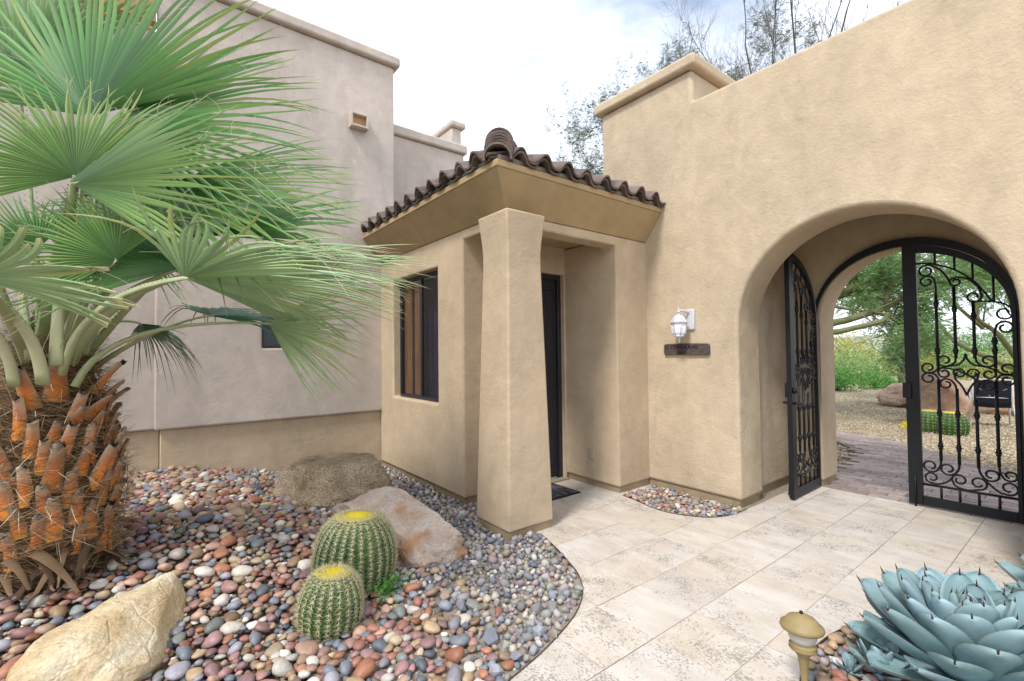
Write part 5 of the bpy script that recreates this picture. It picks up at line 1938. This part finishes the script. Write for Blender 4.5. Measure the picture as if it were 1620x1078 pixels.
def scatter(inside, box, sizes, tries, rg, gap=0.80, pre=None):
    """darts with their own radius; returns x, y, r"""
    cell = 0.07
    grid = {}
    out = []
    X = rg.uniform(box[0], box[1], tries)
    Y = rg.uniform(box[2], box[3], tries)
    for k in range(tries):
        x, y = X[k], Y[k]
        if not inside(x, y):
            continue
        r = sizes(x, y, rg)
        i, j = int(x // cell), int(y // cell)
        ok = True
        for a in (-1, 0, 1):
            for b in (-1, 0, 1):
                for (u, v, s) in grid.get((i + a, j + b), ()):
                    if (u - x) ** 2 + (v - y) ** 2 < ((r + s) * gap) ** 2:
                        ok = False
                        break
                if not ok:
                    break
            if not ok:
                break
        if ok:
            grid.setdefault((i, j), []).append((x, y, r))
            out.append((x, y, r))
    return out


def in_bed(x, y):
    if (not bed_walk(x + 0.016, y - 0.022)) and x > 1.1:
        return False
    if y < 1.78 or y > YB + 0.03 or x > 2.60:
        return False
    if y > 4.03 and x > PXL + 0.01:
        return False
    if 3.06 < y and x > 2.3 and abs(x - pcx) < 0.26 and abs(y - pcy) < 0.26:
        return False
    if y > 3.3 and x > 2.8:
        return False
    for (u, v, s) in OBST[1:]:
        if (x - u) ** 2 + (y - v) ** 2 < s * s:
            return False
    return visible(x, y)


def greyness(x, y):
    e = x - 1.32 + 0.10 * (y - 3.0) - 0.12 * math.sin(3 * y)
    return sm(0.5 + e / 0.5)


def peb_size(x, y, rg):
    g = greyness(x, y)
    if rg.random() < g:
        return rg.uniform(0.017, 0.044)
    return rg.choice([rg.uniform(0.020, 0.036), rg.uniform(0.032, 0.062)])


stones = scatter(in_bed, (-1.9, 2.62, 1.75, YB + 0.03), peb_size, 120000, rg, 0.78)
shapes_r, shapes_c = [], []
for k in range(8):
    v = ICO2[0].copy()
    v *= np.array([1.0, rg.uniform(0.68, 0.9), rg.uniform(0.42, 0.66)])
    v += 0.22 * v * np.sin(v @ rg.normal(size=(3, 3)) * 1.6)
    shapes_r.append(v)
    v = ICO1[0].copy()
    v *= np.array([1.0, rg.uniform(0.6, 0.9), rg.uniform(0.5, 0.75)])
    v *= (1 + rg.uniform(-0.12, 0.14, len(v)))[:, None]
    for q in range(7):
        dq = rg.normal(size=3)
        dq /= np.linalg.norm(dq)
        v -= np.outer(np.maximum(0, v @ dq - rg.uniform(0.34, 0.6)), dq)
    v *= 1.15
    shapes_c.append(v)


def mk_mesh(name, v, f, mat, smooth=True):
    return MB().add(v.tolist(), f).mesh(name, mat, smooth)


me_r = [mk_mesh('pebble', v, ICO2[1], 'pebble') for v in shapes_r]
me_c = [mk_mesh('rock_chip', v, ICO1[1], 'crushed', False) for v in shapes_c]


def stone_matrix(x, y, z, r, rg, tilt=0.25):
    a = rg.uniform(0, 6.283)
    R_ = Matrix.Rotation(a, 3, 'Z') @ Matrix.Rotation(rg.normal(0, tilt), 3, 'X') @ Matrix.Rotation(rg.normal(0, tilt), 3, 'Y')
    return np.array(R_) * r


def lay(stones, parent, zf, n_single, rg, grey=greyness, seed=0):
    rank = sorted(range(len(stones)), key=lambda k: -stones[k][2] / max(0.5, PX((stones[k][0], stones[k][1], 0))[2]))
    single = set(rank[:n_single])
    grp = {}
    for k, (x, y, r) in enumerate(stones):
        isg = rg.random() < grey(x, y)
        s = r * (1.12 if not isg else 1.2)
        v = int(rg.integers(0, 8))
        Mx = stone_matrix(x, y, 0, s, rg, 0.22 if not isg else 0.6)
        z = zf(x, y) + rg.uniform(-0.004, 0.012) + s * (0.16 if not isg else 0.12)
        if k in single:
            m4 = Matrix(Mx.tolist()).to_4x4()
            m4.translation = (x, y, z)
            inst('pebble' if not isg else 'rock_chip', (me_c if isg else me_r)[v], parent, m4)
        else:
            grp.setdefault((isg, v), []).append((Mx, (x, y, z)))
    for (isg, v), L_ in grp.items():
        src = (shapes_c if isg else shapes_r)[v]
        f = ICO1[1] if isg else ICO2[1]
        batch('rock_chips' if isg else 'pebbles', src, f, [m for m, _ in L_], [t for _, t in L_], 'crushed' if isg else 'pebble', parent, not isg, 'stuff')


lay(stones, gravel_bed, gz, 300, rg)
# lower layer that fills the gaps
low = scatter(in_bed, (-1.9, 2.62, 1.75, YB + 0.03), lambda x, y, rg: rg.uniform(0.012, 0.024), 26000, rg, 0.75)
lay(low, gravel_bed, lambda x, y: gz(x, y) - 0.020, 0, rg)


def in_bed2(x, y):
    return bed_small(x - 0.015, y - 0.01) and x < XW - 0.0 and (y < PYF + .02) and not (y < yl + 0.0 and x > XW - .02)


st2 = scatter(in_bed2, (3.88, 4.56, 2.2, 3.33), lambda x, y, rg: rg.uniform(0.018, 0.038), 9000, rg, 0.78)
lay(st2, gravel_bed2, lambda x, y: -0.005, 120, rg, lambda x, y: 0.45)


def in_bed3(x, y):
    return ((x - AB_C[0]) / (AB_R[0] - .02)) ** 2 + ((y - AB_C[1]) / (AB_R[1] - .02)) ** 2 < 1 and visible(x, y, 200) and (x - ag.x) ** 2 + (y - ag.y) ** 2 > 0.10 ** 2


st3 = scatter(in_bed3, (1.6, 3.9, -1.2, 1.0), lambda x, y, rg: rg.uniform(0.018, 0.042), 14000, rg, 0.8)
lay(st3, gravel_bed3, lambda x, y: 0.0 + 0.05 * (1 - min(1, math.hypot((x - AB_C[0]) / AB_R[0], (y - AB_C[1]) / AB_R[1]))), 150, rg, lambda x, y: 0.15)

# ------------------------------------------------------------------ beyond the gate: paver path
PATH = [(6.0, 0.45), (6.42, 0.32), (7.2, 0.42), (8.1, 0.76), (9.05, 1.5), (9.9, 2.3), (10.25, 3.3), (10.4, 4.6), (10.45, 6.0), (9.2, 6.0), (9.2, 4.6), (9.25, 3.6), (9.05, 2.85), (8.6, 2.50), (8.0, 2.32), (7.2, 2.26), (6.42, 2.12), (6.0, 2.07)]


def in_poly(x, y, P_):
    c = False
    j = len(P_) - 1
    for i in range(len(P_)):
        if (P_[i][1] > y) != (P_[j][1] > y) and x < (P_[j][0] - P_[i][0]) * (y - P_[i][1]) / (P_[j][1] - P_[i][1]) + P_[i][0]:
            c = not c
        j = i
    return c


pm = MB()
pm.add([(x, y, -0.02) for x, y in PATH] + [(x, y, -0.048) for x, y in PATH], [tuple(range(len(PATH)))])
path = tag(pm.build('path', 'grout'), kind='structure')
PL, PWd = 0.262, 0.131
pv = MB()
a_, b_, g_ = PL / 2 - 0.003, PWd / 2 - 0.003, 0.005
pv.add([(-b_, -a_, -0.03), (b_, -a_, -0.03), (b_, a_, -0.03), (-b_, a_, -0.03), (-b_, -a_, -0.006), (b_, -a_, -0.006), (b_, a_, -0.006), (-b_, a_, -0.006),
        (-b_ + g_, -a_ + g_, 0), (b_ - g_, -a_ + g_, 0), (b_ - g_, a_ - g_, 0), (-b_ + g_, a_ - g_, 0)],
       [(0, 1, 5, 4), (1, 2, 6, 5), (2, 3, 7, 6), (3, 0, 4, 7), (4, 5, 9, 8), (5, 6, 10, 9), (6, 7, 11, 10), (7, 4, 8, 11), (8, 9, 10, 11)])
pv_me = pv.mesh('paver', 'paver')
cand = []
i = 0
x = 5.965 + PWd / 2
while x < 10.6:
    y = 0.2 + (PL / 2 if i % 2 else 0)
    while y < 6.1:
        if in_poly(x, y, PATH):
            cand.append((x, y))
        y += PL
    x += PWd
    i += 1
cand.sort(key=lambda p: p[0])
far_p = []
for k, (x, y) in enumerate(cand):
    if k < 300:
        inst('paver', pv_me, path, Matrix.Translation((x, y, -0.002 + RNG.uniform(-.002, .002))) @ Matrix.Rotation(RNG.normal(0, 0.01), 4, 'Z'))
    else:
        far_p.append((x, y, -0.002))
if far_p:
    batch('pavers', np.array(pv.v), pv.f, [np.eye(3)] * len(far_p), far_p, 'paver', path, kind='stuff')

# loose tan gravel over the ground behind the gate
rg = np.random.default_rng(5)
n = 26000
ang = rg.uniform(-0.02, 0.62, n)
dist = 6.6 + 12.5 * rg.uniform(0, 1, n) ** 1.5
gx, gy = dist * np.cos(ang * 0.72), dist * np.sin(ang * 0.72)
keep = np.array([not in_poly(a, b, PATH) and (a > XG2 + 0.05) for a, b in zip(gx, gy)])
gx, gy = gx[keep], gy[keep]
oct_v = [(1, 0, 0), (-1, 0, 0), (0, 1, 0), (0, -1, 0), (0, 0, .7), (0, 0, -.7)]
oct_f = [(0, 2, 4), (2, 1, 4), (1, 3, 4), (3, 0, 4), (2, 0, 5), (1, 2, 5), (3, 1, 5), (0, 3, 5)]
n = len(gx)
batch('gravel', oct_v, oct_f, rotmats(n, rg) * rg.uniform(0.010, 0.024, n)[:, None, None], np.stack([gx, gy, np.full(n, -0.043)], -1), 'tan_gravel', ground, kind='stuff')

# boulders, cacti and chair in the garden behind
boulder('boulder', 'rust red boulder behind the gate beside two small barrel cacti', (13.3, 2.35, -0.05), 0.80, 0.5, 0.72, 'rock_red', 41, 9, R(30), 0.35, 0.1)
boulder('boulder', 'low tan boulder at the shrub edge seen left of the gate stile', (16.4, 3.45, -0.05), 0.85, 0.7, 0.42, 'rock_red', 43, 8, R(10), 0.4, 0.1)
boulder('boulder', 'pale boulder behind the patio chair', (16.0, 1.9, -0.05), 0.7, 0.5, 0.5, 'rock_pink', 47, 8, R(70), 0.4, 0.1)
c1_, c2_ = G(1469, 680), G(1506, 683)
barrel_cactus('barrel_cactus', 'small barrel cactus behind the gate, left of the pair by the red boulder', (c1_.x + 0.1, c1_.y, -0.06), 0.23, 0.42, 20, 9, 7, 0.045, seed=31)
barrel_cactus('barrel_cactus', 'small barrel cactus behind the gate, right of the pair by the red boulder', (c2_.x, c2_.y, -0.06), 0.245, 0.42, 20, 9, 7, 0.045, seed=32)
fl = G(1431, 673)
leafy('flower', 'small yellow flower tuft by the gravel behind the gate', 'flower', (fl.x, fl.y, -0.05), 0.17, 120, 0.05, 'spine_yellow', clumps=5, seed=3, parts=('petals', 'stem'))

ch = G(1572, 672)
chair = empty('patio_chair', (ch.x + 0.1, ch.y + 0.05, -0.05), 'white framed patio chair with dark sling, seen from behind', 'chair', rz=R(-78))


def chair_local():
    w = 0.27
    for s in (-1, 1):
        MB().tube([(s * (w + .03), 0.30, 0.0), (s * (w + .02), 0.24, 0.30), (s * w, 0.18, 0.42), (s * w, -0.22, 0.40), (s * w, -0.30, 0.55), (s * w, -0.42, 0.95)], 0.014, 8).build('side_frame', 'white_paint', chair, smooth=True)
        MB().tube([(s * (w + .05), -0.42, 0.0), (s * (w + .03), -0.30, 0.30), (s * (w + .02), -0.10, 0.60), (s * (w + .02), 0.10, 0.66), (s * (w + .02), 0.24, 0.64), (s * (w + .02), 0.26, 0.42)], 0.016, 8, True, 0.6).build('arm', 'white_paint', chair, smooth=True)
    MB().tube([(-w, -0.42, 0.95), (0, -0.435, 0.97), (w, -0.42, 0.95)], 0.014, 8).build('top_rail', 'white_paint', chair, smooth=True)
    MB().tube([(-w, -0.31, 0.60), (0, -0.325, 0.60), (w, -0.31, 0.60)], 0.010, 8).build('back_rail', 'white_paint', chair, smooth=True)
    sl_ = MB()
    pts = [(-0.415, 0.94), (-0.35, 0.72), (-0.29, 0.52), (-0.22, 0.41), (0.0, 0.395), (0.18, 0.415)]
    vs_, fs = [], []
    for y, z in pts:
        for x_, dz in ((-w + .01, 0), (0, -0.012), (w - .01, 0)):
            vs_ += [(x_, y, z + dz), (x_, y - 0.006, z + dz - 0.006)]
    for i in range(len(pts) - 1):
        for k in range(2):
            a = i * 6 + k * 2
            fs += [(a, a + 2, a + 8, a + 6), (a + 1, a + 7, a + 9, a + 3)]
    sl_.add(vs_, fs).build('sling', 'chair_sling', chair, smooth=True)
    for s in (-1, 1):
        MB().tube([(s * 0.02, -0.325, 0.60), (s * 0.06, -0.34, 0.68), (s * 0.16, -0.365, 0.76), (s * 0.24, -0.375, 0.80)], 0.007, 6).build('back_stay', 'white_paint', chair, smooth=True)


chair_local()


# ------------------------------------------------------------------ shrubs, yucca, trees behind
def at(px_, py_, depth):
    p = D(px_, py_, depth)
    return (p.x, p.y, -0.06)


SH = [(1322, 620, 17.5, 0.95, 2600, 0.10, 'shrub', (1.3, 1.2, 1.0), 'bright green rounded shrub nearest the gravel, just inside the gate opening'),
      (1385, 620, 18.5, 0.8, 2000, 0.10, 'shrub', (1.5, 1.2, 0.9), 'green shrub between the rounded shrub and the spiky yucca'),
      (1345, 600, 22, 1.5, 3200, 0.13, 'shrub_pale', (1.6, 1.2, 1.05), 'pale feathery shrub rising behind the bright green shrubs'),
      (1300, 600, 21, 1.5, 2600, 0.13, 'shrub_pale', (1.2, 1.0, 1.1), 'pale green shrub behind the left jamb of the gateway'),
      (1450, 590, 26, 1.7, 3000, 0.15, 'shrub_yellow', (1.8, 1.2, 1.0), 'yellow flowering bush behind the yucca'),
      (1405, 590, 28, 1.7, 2600, 0.15, 'shrub', (1.8, 1.2, 1.0), 'mid green bush far behind the pale shrub'),
      (1530, 600, 24, 1.5, 3000, 0.14, 'shrub_pale', (2.0, 1.2, 1.0), 'pale yellow-green bush behind the patio chair'),
      (1600, 600, 22, 1.5, 3000, 0.14, 'shrub_yellow', (1.8, 1.2, 1.0), 'yellow-green bush at the right side of the gate view'),
      (1660, 600, 20, 1.5, 2000, 0.14, 'shrub_pale', (1.5, 1.2, 1.0), 'pale bush beyond the right gate jamb'),
      (1560, 585, 34, 3.2, 3600, 0.2, 'shrub', (2.4, 1.2, 1.0), 'dull green bush on the skyline above the chair'),
      (1340, 585, 36, 3.4, 3600, 0.2, 'shrub_yellow', (2.6, 1.2, 0.95), 'yellowish bush on the skyline left of the gate stile'),
      (1470, 585, 40, 3.4, 3600, 0.22, 'shrub_pale', (2.6, 1.2, 0.95), 'pale bush on the skyline above the yellow flowers')]
for k, (x, y, dep, rad, n, lf, mt_, spr, lab) in enumerate(SH):
    leafy('shrub', lab, 'shrub', at(x, y, dep), rad, n, lf, mt_, seed=60 + k, stem_mat='bark', spread=spr, clumps=16)
fl2 = at(1462, 560, 27)
leafy('flowering_bush', 'orange flower heads on the bush behind the gate stile', 'bush', (fl2[0], fl2[1], 1.05), 0.95, 700, 0.12, 'flower', seed=91, stem_mat='bark', spread=(2.0, 1.0, 0.6), clumps=10)

# spiky blue yucca: a ball of stiff narrow leaves on a short trunk
yp = at(1428, 600, 14.2)
yu = empty('yucca', yp, 'blue-grey spiky yucca ball partly hidden by the gate stile', 'yucca')
n = 900
rg = np.random.default_rng(9)
d = rg.normal(size=(n, 3))
d[:, 2] = np.abs(d[:, 2]) * 0.9 - 0.30
d /= np.linalg.norm(d, axis=1)[:, None]
L = rg.uniform(0.62, 0.85, n)
tv = [(-0.016, 0, 0.05), (0.016, 0, 0.05), (0.014, 0.004, 0.55), (-0.014, 0.004, 0.55), (0, 0, 1)]
S = np.zeros((n, 3, 3))
S[:, 0, 0] = S[:, 1, 1] = 1
S[:, 2, 2] = L
batch('leaves', tv, [(0, 1, 2, 3), (3, 2, 4)], frames(d) @ S, np.tile([[0, 0, 1.30]], (n, 1)), 'yucca', yu, kind='stuff')
MB().lathe([(0.13, -0.02), (0.11, 0.5), (0.12, 1.25), (0.05, 1.35)], 12).build('trunk', 'bark', yu, smooth=True)


def grow(mb, p, d, length, r, depth, rg, tips, up=0.12, wob=0.25, kids=(2, 4), shrink=0.62, kink=0.55):
    pts, rad = [p.copy()], [r]
    seg = 5
    for k in range(seg):
        d = (d + Vector((rg.normal(0, wob), rg.normal(0, wob), rg.normal(up, wob))) * 0.35).normalized()
        p = p + d * (length / seg)
        pts.append(p.copy())
        rad.append(r * (1 - 0.55 * (k + 1) / seg))
    mb.tube(pts, rad, 7 if r > 0.03 else (5 if r > 0.012 else 3), False)
    if depth == 0:
        tips.append((pts[-1], d))
        tips.append((pts[3], d))
        return
    for k in range(int(rg.integers(kids[0], kids[1] + 1))):
        i = int(rg.integers(2, seg + 1))
        nd_ = (d + Vector(rg.normal(0, kink, 3))).normalized()
        grow(mb, pts[i], nd_, length * shrink * rg.uniform(0.8, 1.2), rad[i] * 0.72, depth - 1, rg, tips, up, wob, kids, shrink, kink)
    if depth <= 2:
        tips.append((pts[-1], d))


def spray(n_pair=7, w=0.20):
    """a feathery twig: a row of paired leaflets along +z, unit length"""
    v, f = [], []
    for k in range(n_pair):
        z = (k + 0.5) / n_pair
        for s in (-1, 1):
            o = len(v)
            v += [(0, 0, z), (s * w * 0.5, 0.05, z + 0.05), (s * w, 0.02, z + 0.13), (s * w * 0.5, -0.04, z + 0.10)]
            f.append((o, o + 1, o + 2, o + 3))
    o = len(v)
    v += [(-0.006, 0, 0), (0.006, 0, 0), (0, 0, 1)]
    f.append((o, o + 1, o + 2))
    return v, f


def tree(name, label, base, limbs, depth, leaf_mat_, leaf_len, per_tip, seed, bark='bark', grp=None, up=0.12, kids=(2, 4), leaf_w=0.2, spreadp=0.25, shrink=0.62, pairs=7, hang=0.0, kink=0.55):
    rg = np.random.default_rng(seed)
    root = empty(name, base, label, 'tree', grp)
    mb = MB()
    tips = []
    for (pts, r0, r1, L) in limbs:
        P_ = [Vector(p) for p in catmull(pts, 5)]
        m = len(P_)
        mb.tube(P_, [r0 + (r1 - r0) * k / (m - 1) for k in range(m)], 9, False)
        d = (P_[-1] - P_[-2]).normalized()
        if L > 0:
            for k in range(4):
                i = m - 1 if k == 0 else int(rg.integers(m // 2, m))
                dd = (d + Vector(rg.normal(0, 0.1 if k == 0 else 0.6, 3))).normalized()
                grow(mb, P_[i], dd, L * (1 if k == 0 else 0.8), r1 * (1 if k == 0 else 0.7), depth, rg, tips, up, 0.25, kids, shrink, kink)
    mb.build('trunk', bark, root, smooth=True)
    if per_tip and tips:
        pos, dirs = [], []
        for (p, d) in tips:
            for k in range(per_tip):
                pos.append(np.array(p) + rg.normal(0, spreadp, 3) * leaf_len * 2)
                dirs.append(np.array(d) * 0.6 + rg.normal(0, 0.7, 3) + np.array([0, 0, -hang]))
        v, f = spray(pairs, leaf_w)
        n = len(pos)
        S = np.zeros((n, 3, 3))
        s = leaf_len * rg.uniform(0.6, 1.25, n)
        S[:, 0, 0] = S[:, 1, 1] = S[:, 2, 2] = s
        batch('crown', v, f, frames(np.array(dirs)) @ S, pos, leaf_mat_, root, kind='stuff')
    return root


# shade tree left of the gate opening; its limbs and canopy cross the arch view
def rel(b, px_, py_, dep):
    p = D(px_, py_, dep)
    return (p.x - b[0], p.y - b[1], p.z - b[2])


tb = G(1225, 665)
tb = (tb.x, tb.y, -0.06)
tree('shade_tree', 'spreading green-barked tree whose limbs cross the archway view', tb,
     [([(0, 0, 0), (0.1, -0.05, 0.6), (0.15, -0.1, 1.1)], 0.16, 0.13, 0),
      ([(0.15, -0.1, 1.0), rel(tb, 1300, 522, 9.6), rel(tb, 1345, 505, 9.6), rel(tb, 1400, 487, 9.7), rel(tb, 1440, 465, 9.8), rel(tb, 1475, 455, 9.9)], 0.085, 0.045, 0.8),
      ([(0.15, -0.1, 1.0), rel(tb, 1300, 535, 9.4), rel(tb, 1340, 522, 9.3), rel(tb, 1395, 508, 9.3), rel(tb, 1405, 495, 9.3)], 0.07, 0.04, 0.0),
      ([rel(tb, 1405, 488, 9.7), rel(tb, 1402, 465, 9.7), rel(tb, 1412, 440, 9.8), rel(tb, 1400, 400, 9.9)], 0.05, 0.03, 1.0),
      ([(0.15, -0.1, 1.05), (0.3, -0.3, 1.9), (0.9, -0.9, 2.7), (1.6, -1.6, 3.2)], 0.11, 0.05, 1.5),
      ([(0.15, -0.1, 1.05), (0.1, 0.2, 2.0), (0.5, -0.2, 3.1)], 0.11, 0.05, 1.5),
      ([(0.3, -0.3, 1.9), (1.2, -0.6, 2.6), (2.2, -1.2, 3.0)], 0.09, 0.04, 1.4)],
     3, 'tree_leaf', 0.20, 4, 101, 'bark_green', up=-0.05, kids=(3, 4), leaf_w=0.16, pairs=8)
t2 = at(1640, 640, 13.5)
tree('shade_tree', 'green-barked tree behind the patio chair, reaching in from the right', t2,
     [([(0, 0, 0), (-0.05, 0.1, 0.5), (-0.1, 0.2, 0.9)], 0.14, 0.11, 0),
      ([(-0.1, 0.2, 0.85), rel(t2, 1560, 565, 13.2), rel(t2, 1510, 540, 13.0), rel(t2, 1480, 505, 13.0), rel(t2, 1462, 480, 13.0)], 0.075, 0.04, 1.2),
      ([(-0.1, 0.2, 0.9), rel(t2, 1580, 530, 13.4), rel(t2, 1545, 500, 13.4), rel(t2, 1560, 450, 13.5)], 0.08, 0.04, 1.5),
      ([(-0.1, 0.2, 0.9), rel(t2, 1610, 520, 13.8), rel(t2, 1590, 450, 13.9)], 0.09, 0.04, 1.5),
      ([rel(t2, 1555, 520, 13.4), rel(t2, 1500, 470, 13.2), rel(t2, 1480, 430, 13.3)], 0.05, 0.03, 1.4)],
     3, 'tree_leaf', 0.22, 4, 102, 'bark_green', up=0.0, kids=(3, 4), leaf_w=0.15, pairs=8)
# slender trees over the wall and roof: sparse crowns of thin twigs
for k, (px_, dep, top, n, w, lab, bare) in enumerate((
        (1015, 13.5, 9.4, 6, 0.9, 'sparse leafy tree showing over the capped tower', 3),
        (1150, 12.5, 10.2, 6, 1.0, 'leafy thin tree right of the capped tower against the sky', 3),
        (1240, 8.3, 8.8, 7, 1.0, 'thin twiggy tree above the archway wall', 0),
        (1283, 9.2, 10.2, 8, 1.5, 'thin twiggy tree at the upper right above the archway wall', 0),
        (915, 15.0, 8.2, 5, 0.8, 'thin bare tree in the gap between porch roof and tower', 1))):
    b = at(px_, 600, dep)
    rg = np.random.default_rng(300 + k)
    limbs = [([(0, 0, 0), (0.05, 0.05, top * 0.25), (0, 0.1, top * 0.5)], 0.14, 0.06, 0)]
    for j in range(n):
        a = 2 * math.pi * j / n + rg.uniform(-.3, .3)
        rr = w * rg.uniform(0.8, 1.5)
        limbs.append(([(0, 0.1, top * 0.42), (rr * 0.4 * math.cos(a), rr * 0.4 * math.sin(a), top * 0.58), (rr * math.cos(a), rr * math.sin(a), top * rg.uniform(0.70, 0.78))], 0.030, 0.012, top * 0.13))
    tree('slender_tree', lab, b, limbs, 3, 'tree_leaf_grey', 0.13, bare, 400 + k, 'twig', up=0.35, kids=(3, 5), leaf_w=0.3, pairs=4, shrink=0.68, kink=0.42)
gb = at(938, 600, 17)
tree('leafy_tree', 'green tree top just above the porch roof edge by the tower', gb, [([(0, 0, 0), (0.1, 0, 2), (0, 0.1, 4.0)], 0.14, 0.08, 1.2), ([(0, 0, 2.2), (0.5, 0.3, 3.2), (0.7, 0.4, 4.2)], 0.08, 0.04, 1.0), ([(0, 0, 2.2), (-0.5, 0.1, 3.4), (-0.6, 0, 4.3)], 0.08, 0.04, 1.0)],
     3, 'shrub', 0.3, 4, 501, 'bark', up=0.2, leaf_w=0.25)

# far hills close the horizon
hl = MB()
for i in range(81):
    a = -1.2 + 3.6 * i / 80
    hh = 9 + 9 * mnoise.noise(Vector((a * 3, 1, 0))) + 5 * mnoise.noise(Vector((a * 9, 4, 0)))
    for rr, z in ((420, -1), (520, max(3, hh)), (700, -1)):
        hl.v.append((rr * math.cos(a), rr * math.sin(a), z))
        hl.a.append((0, 0, 0))
for i in range(80):
    for k in range(2):
        hl.f.append((3 * i + k, 3 * i + 3 + k, 3 * i + 4 + k, 3 * i + 1 + k))
tag(hl.build('hills', 'hill', smooth=True), kind='structure')
